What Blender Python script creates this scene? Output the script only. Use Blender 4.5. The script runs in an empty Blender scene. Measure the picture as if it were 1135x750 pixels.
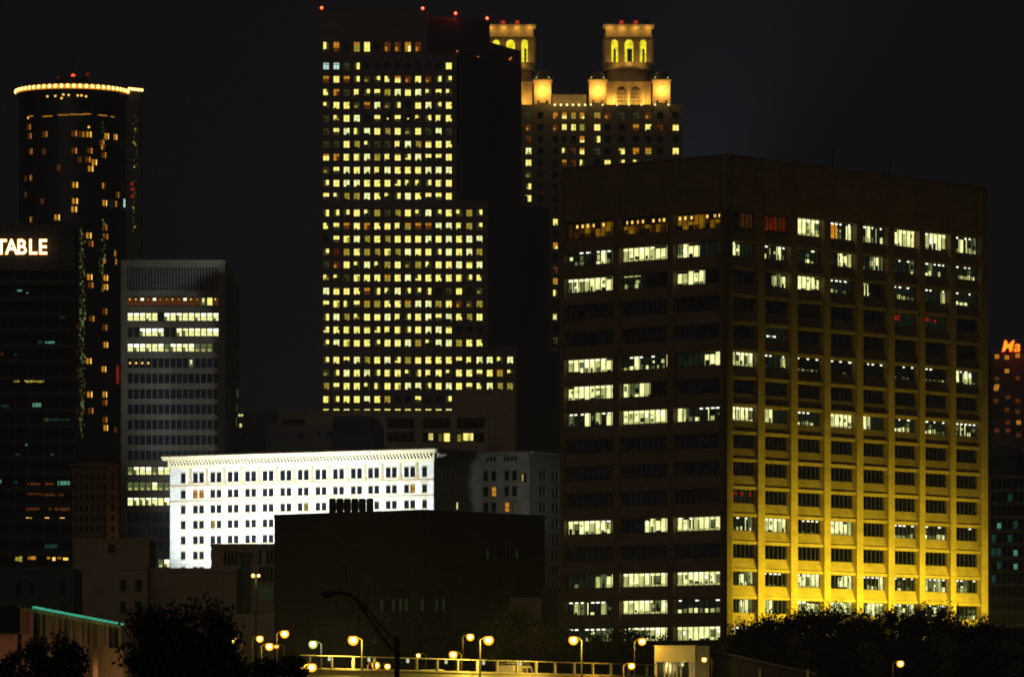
import bpy, math, random
from mathutils import Vector, Matrix, Euler
R = math.radians
SC = bpy.context.scene

# ------------------------------------------------------------------ camera, sky, city fill light, exposure
F, CX, HZ, CAMZ = 6184.0, 567.5, 824.0, 2.0        # focal length in photo pixels, principal column, horizon row, eye height
cam_d = bpy.data.cameras.new('camera')
cam = bpy.data.objects.new('camera', cam_d); SC.collection.objects.link(cam)
cam.location = (0, 0, CAMZ); cam.rotation_euler = (R(90), 0, 0)
cam_d.sensor_width = 36; cam_d.lens = 36 * F / 1135; cam_d.shift_y = (HZ - 375) / 1135
cam_d.clip_start = 1; cam_d.clip_end = 20000
SC.camera = cam

FILL_EL, FILL_AZ = 28, 188                          # added fill from behind the camera, standing for the city's warm glow
w = bpy.data.worlds.new('World'); SC.world = w; w.use_nodes = True
nt = w.node_tree; nt.nodes.clear()
out = nt.nodes.new('ShaderNodeOutputWorld')
sky = nt.nodes.new('ShaderNodeTexSky'); sky.sky_type = 'NISHITA'; sky.sun_disc = False
sky.sun_elevation = R(-4.5); sky.sun_rotation = R(FILL_AZ)
bg = nt.nodes.new('ShaderNodeBackground'); bg.inputs['Strength'].default_value = 0.05
nt.links.new(sky.outputs[0], bg.inputs['Color'])
glow = nt.nodes.new('ShaderNodeBackground'); glow.inputs['Color'].default_value = (0.0038, 0.0035, 0.0050, 1); glow.inputs['Strength'].default_value = 1
add = nt.nodes.new('ShaderNodeAddShader')
nt.links.new(bg.outputs[0], add.inputs[0]); nt.links.new(glow.outputs[0], add.inputs[1]); nt.links.new(add.outputs[0], out.inputs['Surface'])

city_fill_d = bpy.data.lights.new('city_glow', 'SUN'); city_fill_d.energy = 0.125; city_fill_d.angle = R(40); city_fill_d.color = (1.0, 0.79, 0.58)
city_fill = bpy.data.objects.new('city_glow', city_fill_d); SC.collection.objects.link(city_fill)
_d = Vector((math.sin(R(-8)) * 1, -math.cos(R(-8)), math.tan(R(FILL_EL)))).normalized()
city_fill.rotation_euler = _d.to_track_quat('Z', 'Y').to_euler()

SC.view_settings.view_transform = 'Standard'; SC.view_settings.look = 'None'
SC.view_settings.exposure = 0; SC.view_settings.gamma = 1
SC.render.engine = 'CYCLES'
SC.cycles.filter_width = 1.75
SC.cycles.use_denoising = True
SC.cycles.max_bounces = 4; SC.cycles.diffuse_bounces = 2; SC.cycles.glossy_bounces = 2; SC.cycles.volume_bounces = 0
SC.cycles.sample_clamp_indirect = 2; SC.cycles.sample_clamp_direct = 12

# ------------------------------------------------------------------ helpers
def lin(c):
    return tuple(((x / 255) / 12.92 if x / 255 <= 0.04045 else ((x / 255 + 0.055) / 1.055) ** 2.4) for x in c)

def mpp(D): return D / F                            # metres per photo pixel at distance D
def PX(px, D): return (px - CX) * D / F
def PZ(py, D): return CAMZ + (HZ - py) * D / F
def on_line(px, o, ang):
    """distance along a plan line from o at angle ang where the sight line of column px meets it"""
    k = (px - CX) / F; c, s = math.cos(ang), math.sin(ang)
    return (k * o[1] - o[0]) / (c - k * s)

def gz(Y):                                          # ground height
    t = [(-500, 0), (300, 0), (520, 6.5), (900, 8), (1400, 14), (9000, 14)]
    for (a, za), (b, zb) in zip(t, t[1:]):
        if Y <= b: return za + (zb - za) * max(0, Y - a) / (b - a)
    return 14

class MB:
    def __init__(s): s.v, s.f, s.m = [], [], []
    def poly(s, pts, m=0):
        n = len(s.v); s.v += [tuple(p) for p in pts]; s.f.append(tuple(range(n, n + len(pts)))); s.m.append(m)
    def box(s, x0, x1, y0, y1, z0, z1, m=0):
        n = len(s.v)
        s.v += [(x0,y0,z0),(x1,y0,z0),(x1,y1,z0),(x0,y1,z0),(x0,y0,z1),(x1,y0,z1),(x1,y1,z1),(x0,y1,z1)]
        for q in ((0,3,2,1),(4,5,6,7),(0,1,5,4),(1,2,6,5),(2,3,7,6),(3,0,4,7)):
            s.f.append(tuple(n + i for i in q)); s.m.append(m)
    def prism(s, pl, z0, z1, m=0, ztop=None):       # plan polygon counter-clockwise, ztop: height per corner
        n = len(s.v); k = len(pl)
        s.v += [(p[0], p[1], z0) for p in pl] + [(p[0], p[1], (ztop[i] if ztop else z1)) for i, p in enumerate(pl)]
        s.f.append(tuple(n + i for i in reversed(range(k)))); s.m.append(m)
        s.f.append(tuple(n + k + i for i in range(k))); s.m.append(m)
        for i in range(k):
            j = (i + 1) % k; s.f.append((n + i, n + j, n + k + j, n + k + i)); s.m.append(m)
    def extrude_u(s, prof, u0, u1, m=0):            # profile of (v, z) extruded along u
        n = len(s.v); k = len(prof)
        s.v += [(u0, p[0], p[1]) for p in prof] + [(u1, p[0], p[1]) for p in prof]
        s.f.append(tuple(n + i for i in range(k))); s.m.append(m)
        s.f.append(tuple(n + k + i for i in reversed(range(k)))); s.m.append(m)
        for i in range(k):
            j = (i + 1) % k; s.f.append((n + i, n + k + i, n + k + j, n + j)); s.m.append(m)
    def tube(s, pts, r, n=8, m=0):
        if not isinstance(r, (list, tuple)): r = [r] * len(pts)
        b = len(s.v); P = [Vector(p) for p in pts]
        for i, p in enumerate(P):
            t = (P[min(i + 1, len(P) - 1)] - P[max(i - 1, 0)]).normalized()
            a = t.cross(Vector((0, 0, 1)) if abs(t.z) < .95 else Vector((1, 0, 0))).normalized(); c = t.cross(a)
            for k in range(n):
                q = p + (a * math.cos(2*math.pi*k/n) + c * math.sin(2*math.pi*k/n)) * r[i]
                s.v.append(tuple(q))
        for i in range(len(P) - 1):
            for k in range(n):
                j = (k + 1) % n
                s.f.append((b+i*n+k, b+i*n+j, b+(i+1)*n+j, b+(i+1)*n+k)); s.m.append(m)
        s.f.append(tuple(b + k for k in reversed(range(n)))); s.m.append(m)
        s.f.append(tuple(b + (len(P)-1)*n + k for k in range(n))); s.m.append(m)
    def ball(s, c, r, m=0, n=12, h=8, sz=1.0, lo=-1.0):
        b = len(s.v); th0 = math.asin(lo)
        for i in range(h + 1):
            t = th0 + (math.pi/2 - th0) * i / h
            for k in range(n):
                a = 2*math.pi*k/n
                s.v.append((c[0]+r*math.cos(t)*math.cos(a), c[1]+r*math.cos(t)*math.sin(a), c[2]+r*sz*math.sin(t)))
        for i in range(h):
            for k in range(n):
                j = (k+1) % n
                s.f.append((b+i*n+k, b+i*n+j, b+(i+1)*n+j, b+(i+1)*n+k)); s.m.append(m)
        if lo > -1: s.f.append(tuple(b + k for k in reversed(range(n)))); s.m.append(m)
    def cyl(s, c, r, z0, z1, m=0, n=24, r1=None):
        pl = [(c[0]+r*math.cos(2*math.pi*k/n), c[1]+r*math.sin(2*math.pi*k/n)) for k in range(n)]
        b = len(s.v); r1 = r if r1 is None else r1
        s.v += [(p[0], p[1], z0) for p in pl] + [(c[0]+r1*math.cos(2*math.pi*k/n), c[1]+r1*math.sin(2*math.pi*k/n), z1) for k in range(n)]
        s.f.append(tuple(b+i for i in reversed(range(n)))); s.m.append(m); s.f.append(tuple(b+n+i for i in range(n))); s.m.append(m)
        for i in range(n):
            j = (i+1) % n; s.f.append((b+i, b+j, b+n+j, b+n+i)); s.m.append(m)
    def append(s, o, M=None):
        n = len(s.v)
        s.v += [tuple(M @ Vector(p)) for p in o.v] if M else o.v
        s.f += [tuple(n + i for i in f) for f in o.f]; s.m += o.m
    def mesh(s, name, mats, smooth=False):
        me = bpy.data.meshes.new(name); me.from_pydata(s.v, [], s.f)
        for m in mats: me.materials.append(m)
        me.polygons.foreach_set('material_index', s.m)
        if smooth: me.polygons.foreach_set('use_smooth', [True] * len(s.f))
        me.update(); return me
    def build(s, name, mats, parent=None, loc=(0,0,0), rz=0, smooth=False):
        return link(name, s.mesh(name, mats, smooth), parent, loc, rz)

def link(name, data, parent=None, loc=(0,0,0), rz=0):
    o = bpy.data.objects.new(name, data); SC.collection.objects.link(o)
    o.location = loc; o.rotation_euler = (0, 0, rz); o.parent = parent
    return o

def tag(o, label=None, cat=None, group=None, kind=None):
    if label: o['label'] = label
    if cat: o['category'] = cat
    if group: o['group'] = group
    if kind: o['kind'] = kind
    return o

def thing(name, label, cat, loc=(0,0,0), rz=0, group=None):
    return tag(link(name, None, None, loc, rz), label, cat, group)

class Face:
    """a facade: local x runs to the right as seen from outside, local y runs into the building, z is height above datum 0"""
    def __init__(s, root, o, ang): s.root, s.o, s.a = root, o, ang
    def M(s): return Matrix.Translation((s.o[0], s.o[1], 0)) @ Matrix.Rotation(s.a, 4, 'Z')
    def loc(s): L = s.root.location; return (s.o[0] - L.x, s.o[1] - L.y, -L.z)
    def put(s, name, mb, mats): return mb.build(name, mats, s.root, s.loc(), s.a)
    def u(s, px): return on_line(px, s.o, s.a)
    def D(s, px): t = s.u(px); return s.o[1] + math.sin(s.a) * t
    def z(s, px, py): return PZ(py, s.D(px))

def grid_wall(mb, u0, u1, z0, z1, cols, rows, depth=0.4, m=0, mglass=1):
    """wall with real openings: cols [(u0,u1)], rows [(z0,z1)]; glass-dark backing at the rear of the openings"""
    cols = sorted(cols); rows = sorted(rows); e = [u0] + [x for c in cols for x in c] + [u1]
    for i in range(0, len(e), 2): mb.box(e[i], e[i+1], 0, depth, z0, z1, m)
    zz = [z0] + [x for r in rows for x in r] + [z1]
    for c in cols:
        for i in range(0, len(zz), 2):
            if zz[i+1] - zz[i] > 1e-4: mb.box(c[0], c[1], 0, depth, zz[i], zz[i+1], m)
    mb.box(u0 + .01, u1 - .01, depth + .002, depth + .1, z0 + .01, z1 - .01, mglass)

def place_windows(face, items, mats, v=0.25, cap=100, name='window', sub=None):
    """items: (mb_or_key, u, z) with the most visible first; the first `cap` are parts, the rest one stuff part"""
    cache = {}
    rest = MB(); F0 = face.M(); L = face.root.location
    for i, (mb, u, z) in enumerate(items):
        if i < cap:
            me = cache.get(id(mb))
            if me is None: me = cache[id(mb)] = mb.mesh(name, mats)
            p = F0 @ Vector((u, v, z))
            link(name, me, face.root, (p.x - L.x, p.y - L.y, p.z - L.z), face.a)
        else: rest.append(mb, Matrix.Translation((u, v, z)))
    if rest.f:
        o = face.put('windows', rest, mats); o['kind'] = 'stuff'

# ------------------------------------------------------------------ materials
def mat(name, color, rough=0.8, var=0.25, scale=0.35, brick=None, spec=0.3, metal=0.0, bump=0.0, streak=0.0):
    m = bpy.data.materials.new(name); m.use_nodes = True; n = m.node_tree; b = n.nodes['Principled BSDF']
    b.inputs['Roughness'].default_value = rough; b.inputs['Metallic'].default_value = metal
    b.inputs['Specular IOR Level'].default_value = spec
    tc = n.nodes.new('ShaderNodeTexCoord')
    nz = n.nodes.new('ShaderNodeTexNoise'); nz.inputs['Scale'].default_value = scale; nz.inputs['Detail'].default_value = 6; nz.inputs['Roughness'].default_value = .65
    mp = n.nodes.new('ShaderNodeMapping'); mp.inputs['Scale'].default_value = (1, 1, 1 if not streak else 1 - streak)
    n.links.new(tc.outputs['Object'], mp.inputs['Vector']); n.links.new(mp.outputs[0], nz.inputs['Vector'])
    rg = n.nodes.new('ShaderNodeMapRange'); rg.inputs['From Min'].default_value = .3; rg.inputs['From Max'].default_value = .7
    rg.inputs['To Min'].default_value = 1 - var; rg.inputs['To Max'].default_value = 1 + var
    n.links.new(nz.outputs[0], rg.inputs['Value'])
    hs = n.nodes.new('ShaderNodeMix'); hs.data_type = 'RGBA'; hs.blend_type = 'MULTIPLY'; hs.inputs[0].default_value = 1
    hs.inputs[6].default_value = (*color, 1)
    n.links.new(rg.outputs[0], hs.inputs[7])
    last = hs.outputs[2]
    if brick:
        bw, bh, mort, dark = brick
        sx = n.nodes.new('ShaderNodeSeparateXYZ'); cb = n.nodes.new('ShaderNodeCombineXYZ')
        n.links.new(tc.outputs['Object'], sx.inputs[0])
        ad = n.nodes.new('ShaderNodeMath'); ad.operation = 'ADD'; n.links.new(sx.outputs[0], ad.inputs[0]); n.links.new(sx.outputs[1], ad.inputs[1])
        n.links.new(ad.outputs[0], cb.inputs[0]); n.links.new(sx.outputs[2], cb.inputs[1])
        bt = n.nodes.new('ShaderNodeTexBrick'); bt.inputs['Scale'].default_value = 1; bt.inputs['Brick Width'].default_value = bw
        bt.inputs['Row Height'].default_value = bh; bt.inputs['Mortar Size'].default_value = mort; bt.offset = 0.0 if bw > 1.0 else .5
        bt.inputs['Color1'].default_value = (1, 1, 1, 1); bt.inputs['Color2'].default_value = (.78, .78, .78, 1); bt.inputs['Mortar'].default_value = (dark, dark, dark, 1)
        n.links.new(cb.outputs[0], bt.inputs['Vector'])
        m2 = n.nodes.new('ShaderNodeMix'); m2.data_type = 'RGBA'; m2.blend_type = 'MULTIPLY'; m2.inputs[0].default_value = 1
        n.links.new(last, m2.inputs[6]); n.links.new(bt.outputs[0], m2.inputs[7]); last = m2.outputs[2]
    n.links.new(last, b.inputs['Base Color'])
    if bump:
        bp = n.nodes.new('ShaderNodeBump'); bp.inputs['Strength'].default_value = bump; n.links.new(nz.outputs[0], bp.inputs['Height']); n.links.new(bp.outputs[0], b.inputs['Normal'])
    return m

def emi(name, color, strength=1.0, var=0.0, scale=1.2, sample=False):
    m = bpy.data.materials.new(name); m.use_nodes = True; n = m.node_tree; n.nodes.clear()
    o = n.nodes.new('ShaderNodeOutputMaterial'); e = n.nodes.new('ShaderNodeEmission')
    e.inputs['Color'].default_value = (*color, 1); e.inputs['Strength'].default_value = strength
    if var:
        tc = n.nodes.new('ShaderNodeTexCoord'); nz = n.nodes.new('ShaderNodeTexNoise'); nz.inputs['Scale'].default_value = scale; nz.inputs['Detail'].default_value = 3
        n.links.new(tc.outputs['Object'], nz.inputs['Vector'])
        rg = n.nodes.new('ShaderNodeMapRange'); rg.inputs['From Min'].default_value = .3; rg.inputs['From Max'].default_value = .7
        rg.inputs['To Min'].default_value = strength * (1 - var); rg.inputs['To Max'].default_value = strength * (1 + var)
        n.links.new(nz.outputs[0], rg.inputs['Value']); n.links.new(rg.outputs[0], e.inputs['Strength'])
    n.links.new(e.outputs[0], o.inputs['Surface'])
    m.cycles.emission_sampling = 'AUTO' if sample else 'NONE'
    return m

GLASS = mat('dark_glass', (.008, .009, .014), rough=.12, var=.2, scale=.2, spec=.5)
MULL = mat('window_mullion', (.03, .028, .022), rough=.5, var=.1)
# palette of lit interiors, one list used by every office window; index = material slot
PAL = [GLASS, MULL,
       emi('office_light_full', lin((243, 243, 165)), 1.35, .35, 1.3),        # 2 blinds or wall under the ceiling lights
       emi('office_light_mid', lin((205, 208, 128)), .85, .35, 1.5),          # 3
       emi('office_light_low', lin((120, 132, 82)), .6, .4, 1.2),             # 4
       emi('office_deep_interior', lin((24, 30, 20)), .7, .5, .9),            # 5 dim room
       emi('ceiling_fixture', lin((255, 255, 225)), 1.9, .1),                 # 6
       emi('warm_room', lin((175, 125, 20)), .45, .6, .9),                    # 7
       emi('warm_room_dim', lin((70, 42, 12)), .45, .5, .9),                  # 8
       emi('warm_lamp', lin((255, 200, 90)), 1.6),                            # 9
       emi('red_room', lin((125, 40, 10)), .35, .6, .9),                        # 10
       emi('unlit_interior', lin((14, 13, 14)), .6, .5, .8),                  # 11
       emi('painted_red_reflection', lin((190, 20, 20)), .8),                         # 12 window reflections painted as emission
       emi('pale_blue_room', lin((200, 235, 225)), 1.0, .2),                  # 13
       emi('yellow_room', lin((255, 240, 125)), 1.4, .25, 1.6),                # 14 tall tower windows
       emi('yellow_room_mid', lin((190, 170, 60)), .75, .35, 1.6),            # 15
       emi('green_room_dim', lin((70, 70, 34)), .6, .4, 1.6),                 # 16
       emi('orange_room', lin((225, 150, 35)), .8, .4, 1.6),                  # 17
       emi('orange_room_dim', lin((110, 58, 20)), .6, .4, 1.6),               # 18
       ]

def office_window(W, H, n, st, rng):
    """a ribbon window of n panes: mullions in front, the lit or dark room behind them; st = state"""
    b = MB(); pw = W / n
    def q(u0, u1, z0, z1, m, v): b.box(u0, u1, v, v + .02, z0, z1, m)
    q(0, W, 0, H, 11 if st in '.fweh' else 5, .30)
    def furn(i, base):
        u = i * pw
        if rng.random() < .8: q(u + rng.uniform(0, .25) * pw, u + rng.uniform(.5, 1) * pw, .05, H * rng.uniform(.18, .42), rng.choice(base), .26)
        if rng.random() < .45: q(u + rng.uniform(0, .5) * pw, u + rng.uniform(.5, 1) * pw, H * rng.uniform(.3, .5), H * rng.uniform(.5, .8), rng.choice(base + [11]), .24)
        if rng.random() < .3: x = u + rng.uniform(.1, .7) * pw; q(x, x + .15, .05, H * .9, rng.choice([2, 11]), .22)
    def fixtures(p=.5):
        for i in range(n):
            if rng.random() < p:
                u = (i + rng.uniform(.05, .3)) * pw; q(u, u + pw * rng.uniform(.45, .75), H * .86, H * .95, 6, .20)
    def lit(i, full=.75):
        u = i * pw; r = rng.random()
        if r < full:
            q(u + .02, u + pw - .02, H * (.0 if rng.random() < .7 else .15), H * (1 if rng.random() < .6 else .82), 2 if rng.random() < .65 else 3, .25)
            if rng.random() < .5: q(u + .1, u + pw * rng.uniform(.4, .9), .04, H * rng.uniform(.15, .45), rng.choice([4, 5, 11, 3]), .21)
            if rng.random() < .3: x = u + rng.uniform(0, .5)*pw; q(x, x + pw*rng.uniform(.2, .5), H*rng.uniform(.4, .6), H*rng.uniform(.65, .95), rng.choice([3, 4, 6]), .215)
        else:
            q(u + .02, u + pw - .02, 0, H, 4, .27); furn(i, [3, 4, 5, 2])
    if st == 'F':
        for i in range(n): lit(i, .88)
        a_ = rng.choice([0, 0, .4]); q(W*a_, W*(1 if a_ else rng.choice([1, .6])), H*.80, H*.985, 2, .208)
        if rng.random() < .6: q(0, W, 0, H*.16, 3, .207)
        fixtures(.4)
    elif st == 'O':                                  # open office, blinds up, mixed
        dens = rng.uniform(.25, .55)
        for i in range(n):
            if rng.random() < dens: lit(i, .6)
            else: furn(i, [2, 3, 4, 11])
        fixtures(.6)
    elif st in 'RrPp':                               # one side lit
        k = n // 2 if st in 'Rp' or st == 'P' else max(1, n // 5)
        for i in range(n):
            on = i >= n - k if st in 'Rr' else i < k
            if on: lit(i, .85)
            elif st in 'Rr' and rng.random() < .3: furn(i, [4, 5, 11])
        if st == 'r' or st == 'p': fixtures(.5)
    elif st == 'X':                                  # one end lit, the other end of the floor dark
        for i in range(n):
            if i >= n // 2: lit(i, .9)
            else: q(i*pw, (i+1)*pw, 0, H, 11, .27)
    elif st == 'Y':
        for i in range(n):
            if i < n * .45: lit(i, .7)
            else: q(i*pw, (i+1)*pw, 0, H, 11, .27)
    elif st == 'Q':
        for i in range(n):
            if i < n * .4: furn(i, [3, 4, 5])
            else: q(i*pw, (i+1)*pw, 0, H, 11, .27)
        q(.1, W * .35, H*.86, H*.94, 3, .2)
    elif st == 'l':                                  # low: only the desks catch light
        for i in range(n):
            if rng.random() < .75: q(i*pw + .05, i*pw + pw*rng.uniform(.6, .95), .03, H * rng.uniform(.18, .38), rng.choice([2, 3, 4]), .25)
            if rng.random() < .3: q(i*pw + .1, i*pw + pw*.8, H*.45, H*.7, rng.choice([4, 5]), .26)
        fixtures(.55)
    elif st == 'f':
        fixtures(.5)
        for i in range(n):
            if rng.random() < .35: q(i*pw + .1, i*pw + pw*.7, .04, H * .16, rng.choice([4, 4, 3]), .25)
    elif st == 'w':                                  # warm restaurant floor
        for i in range(n):
            r = rng.random(); q(i*pw, (i+1)*pw, H*.05, H*(.85 if r < .7 else .5), 7 if rng.random() < .65 else 8, .26)
            if rng.random() < .75: u = (i + rng.uniform(.2, .7))*pw; q(u, u + .38, H*.62, H*.80, 9, .2)
            if rng.random() < .5: q(i*pw, i*pw + pw*.8, H*.03, H*.3, rng.choice([11, 8, 11]), .24)
    elif st == 'e':                                  # red-lit
        for i in range(n): q(i*pw, (i+1)*pw, H*.1, H*.9, 10 if rng.random() < .75 else 8, .26)
    elif st == 'h':                                  # dark left, reddish right
        for i in range(n // 2, n): q(i*pw, (i+1)*pw, H*.1, H*.9, 8 if rng.random() < .6 else 10, .26)
        q(0, W*.5, 0, H, 11, .27)
    elif st == 'y':
        for i in range(n): furn(i, [4, 5, 3])
        q(W*.2, W*.45, .1, H*.95, 17, .23); q(W*.8, W*.98, H*.05, H*.85, 2, .23); fixtures(.4)
    elif st == 't':                                  # two small lights only
        q(W*.28, W*.40, H*.3, H*.42, 6, .2); q(W*.5, W*.62, H*.3, H*.42, 6, .2)
    elif st == 'k':  # red reflections drawn as small glowing patches
        for u in (.05, .2, .32, .55, .85)[:rng.randint(2, 5)]: q(W*u, W*(u + .08), H*rng.uniform(.4, .6), H*rng.uniform(.7, .85), 12, .2)
    # frame and mullions
    b.box(0, W, .0, .10, 0, .07, 1); b.box(0, W, .0, .10, H - .07, H, 1)
    for i in range(n + 1):
        u = min(max(i * pw, .04), W - .04); b.box(u - .032, u + .032, .002, .12, .07, H - .07, 1)
    return b

def room_window(W, H, st, rng, mull=1):
    """a small punched window with the room behind it"""
    b = MB()
    def q(u0, u1, z0, z1, m, v): b.box(u0*W, u1*W, v, v + .02, z0*H, z1*H, m)
    q(0, 1, 0, 1, 0, .16)
    if st == 'L':
        q(0, 1, 0, 1, rng.choice([14, 14, 14, 2, 15 if rng.random() < .5 else 14]), .14)
        r = rng.random()
        if r < .35: q(rng.uniform(0, .6), rng.uniform(.7, 1), 0, rng.uniform(.15, .4), rng.choice([15, 16, 0]), .12)
        elif r < .55: q(0, 1, rng.uniform(.72, .88), 1, 15, .12)
        if rng.random() < .3: a_ = rng.choice([0, .6, .75]); q(a_, a_ + rng.uniform(.2, .4), rng.choice([0, .5]), rng.uniform(.6, 1), rng.choice([15, 15, 16, 0]), .11)
        if rng.random() < .35: q(rng.uniform(0, .3), rng.uniform(.4, .9), .0, rng.uniform(.1, .25), 0, .10)
    elif st == 'h':
        q(0, 1, 0, 1, 16, .14); s = rng.random()
        if s < .4: q(0, .55, rng.uniform(0, .5), 1, 14, .12)
        elif s < .8: q(.45, 1, rng.uniform(0, .4), 1, 14, .12)
        else: q(0, 1, .45, .95, 14, .12)
        if rng.random() < .6: q(rng.uniform(0, .3), rng.uniform(.5, 1), rng.uniform(.1, .3), rng.uniform(.4, .6), rng.choice([15, 14, 0]), .11)
        if rng.random() < .4: q(.3, .7, 0, .3, 0, .10)
    elif st == 'd': q(0, 1, 0, 1, 16, .14); q(.1, .6, .2, .5, 15 if rng.random() < .3 else 0, .12)
    elif st == 'o': q(0, 1, 0, 1, 17, .14); q(rng.choice([0, .5]), 1, 0, rng.uniform(.3, .7), rng.choice([18, 14, 15]), .12)
    elif st == 'q': q(0, 1, 0, 1, 18, .14); q(.1, .5, .1, .5, 17 if rng.random() < .5 else 0, .12)
    elif st == 'w': q(0, 1, 0, 1, 13, .14); q(0, 1, .7, .8, 16, .12)
    elif st == 't': q(.4, .65, .35, .6, 14, .12)
    elif st == 'r': q(0, 1, 0, 1, 10, .14)
    q(0, .05, 0, 1, 1, .02); q(.95, 1, 0, 1, 1, .02); q(.05, .95, 0, .05, 1, .02); q(.05, .95, .95, 1, 1, .02)
    if mull: q(.48, .52, .05, .95, 1, .03)
    return b

def point(parent, loc, power, color, r=.3, name='lamp_light'):
    l = bpy.data.lights.new(name, 'POINT'); l.energy = power; l.color = color; l.shadow_soft_size = r
    o = link(name, l, parent, loc); return o
def spot(name, loc, target, power, color, angle=60, r=.5, blend=.5):
    l = bpy.data.lights.new(name, 'SPOT'); l.energy = power; l.color = color; l.shadow_soft_size = r; l.spot_size = R(angle); l.spot_blend = blend
    o = link(name, l, None, loc); o.rotation_euler = (Vector(loc) - Vector(target)).to_track_quat('Z', 'Y').to_euler(); return o

SODIUM = (1.0, 0.54, 0.05)
COOL = (0.90, 0.98, 0.96)

# ------------------------------------------------------------------ ground
ys = [-400, -100, 0, 100, 200, 300, 350, 400, 450, 520, 600, 700, 800, 900, 1000, 1150, 1400, 1800, 2500, 4000, 9000]
mb = MB(); NX = 24
for y in ys:
    for i in range(NX + 1):
        x = -4500 + 9000 * i / NX; mb.v.append((x, y, gz(y)))
for j in range(len(ys) - 1):
    for i in range(NX):
        a = j * (NX + 1) + i; mb.f.append((a, a + 1, a + NX + 2, a + NX + 1)); mb.m.append(0)
tag(mb.build('ground', [mat('ground_grass_and_dirt', (.05, .052, .035), .95, .4, .05, bump=.2)]), kind='structure')

# ------------------------------------------------------------------ thin haze volume, added for lamp halos and lifted blacks
hm = bpy.data.materials.new('haze'); hm.use_nodes = True; n = hm.node_tree; n.nodes.clear()
o = n.nodes.new('ShaderNodeOutputMaterial'); v = n.nodes.new('ShaderNodeVolumePrincipled'); v.inputs['Density'].default_value = .00013
v.inputs['Color'].default_value = (.66, .80, 1.0, 1); n.links.new(v.outputs[0], o.inputs['Volume'])
b = MB(); b.box(-900, 900, -420, 2600, -2, 262); tag(b.build('haze', [hm]), kind='stuff')

# ================================================================== the big office block on the right
O_WALL = mat('tan_precast_brick', (.235, .165, .105), .85, .24, .25, brick=(1.15, .33, .012, .72), bump=.05)
O_SIDE = O_WALL
D0 = 800; AR = math.atan2(.753, .658); AL = AR - math.pi/2
cor = (PX(806, D0), D0)
root = thing('office_block', 'large tan office block with ribbon windows, its right side floodlit yellow from below', 'office building', (cor[0], cor[1], gz(800)))
LR = 63.0; LL = 31.5
fr = Face(root, cor, AR)
lo = (cor[0] + math.cos(AL + math.pi) * LL, cor[1] + math.sin(AL + math.pi) * LL)
fl = Face(root, lo, AL)
ZTOP = PZ(172, D0); ZB = gz(800) - 1
PITCH = 3.946; zt0 = PZ(266, D0)                     # head of second-row windows
rows = [(PZ(250.8, D0), PZ(231.5, D0))] + [(zt0 - 2.02 - PITCH * k, zt0 - PITCH * k) for k in range(15)]
def office_face(face, L, edges, pier_w, n, states, seed):
    rng = random.Random(seed)
    wall = MB(); n_b = len(edges)
    pr = .85                                          # how far the piers stand proud of the glass
    # attic
    wall.box(0, L, .25, 1.0, rows[0][1], ZTOP)
    for k, (z0, z1) in enumerate(rows):
        below = rows[k+1][1] if k + 1 < len(rows) else ZB
        for (a, b) in edges:
            # sloping spandrel: deep under the sill, coming forward to a lip over the next window
            if k + 1 < len(rows): wall.extrude_u([(1.0, z0), (1.0, below), (.22, below), (.22, below + .42), (.34, below + .46), (.80, z0)], a, b)
            else: wall.extrude_u([(1.0, z0), (1.0, below), (.22, below), (.22, z0 - 1.5), (.34, z0 - 1.45), (.80, z0)], a, b)
    wall.box(.01, L - .01, 1.25, 1.35, ZB, ZTOP - .3)
    face.put('wall', wall, [O_WALL])
    ps = [0] + [x for e in edges for x in e] + [L]
    for i in range(0, len(ps), 2):
        p = MB(); a, b = ps[i], ps[i+1]
        p.box(a, b, 0, 1.2, ZB, rows[0][1] - .02)
        p.box(a + (.12 if i else 0), b - (.12 if i + 2 < len(ps) else 0), .1, .26, rows[0][1] - .02, ZTOP - .35)
        face.put('pilaster', p, [O_WALL])
    items = []
    for k, (z0, z1) in enumerate(rows):
        for j, (a, b) in enumerate(edges):
            items.append((office_window(b - a, z1 - z0, n, states[k][j], rng), a, z0, k))
    items.sort(key=lambda t: (states[t[3]][0] == '.' and states[t[3]][-1] == '.', 0))
    return [(m, u, z) for m, u, z, k in items]
rx = [(811.5, 840.5), (848, 877), (884.5, 914), (921, 950), (957, 985), (991.8, 1019.5), (1025.8, 1054), (1060, 1088)]
re_ = [(fr.u(a), fr.u(b)) for a, b in rx]
lx = [(625, 679), (686, 739.5), (746, 800)]
le = [(fl.u(a), fl.u(b)) for a, b in lx]
RS = ['heFyOFFO', 'POlRRrOl', '.XFlQlrl', '....' + '.kk.', '.t......', 'FrffffffO'[:7] + 'O', '........', 'FPlFPllO',
      '........', '........', 'k.......', 'OFfF.llf', '........', 'RfFROlOO', 'RPFFFOOl', 'FFFOOFOl']
LS = ['www', 'OFP', 'FQY', '...', '...', 'FOR', 'FY.', 'OFO', '...', '...', '...', 'FXF', '...', 'RFF', 'OFl', 'OFF']
place_windows(fr, office_face(fr, LR, re_, 1, 6, RS, 3), PAL, v=.86, cap=72)
place_windows(fl, office_face(fl, LL, le, 1, 9, LS, 5), PAL, v=.86, cap=28)
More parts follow.
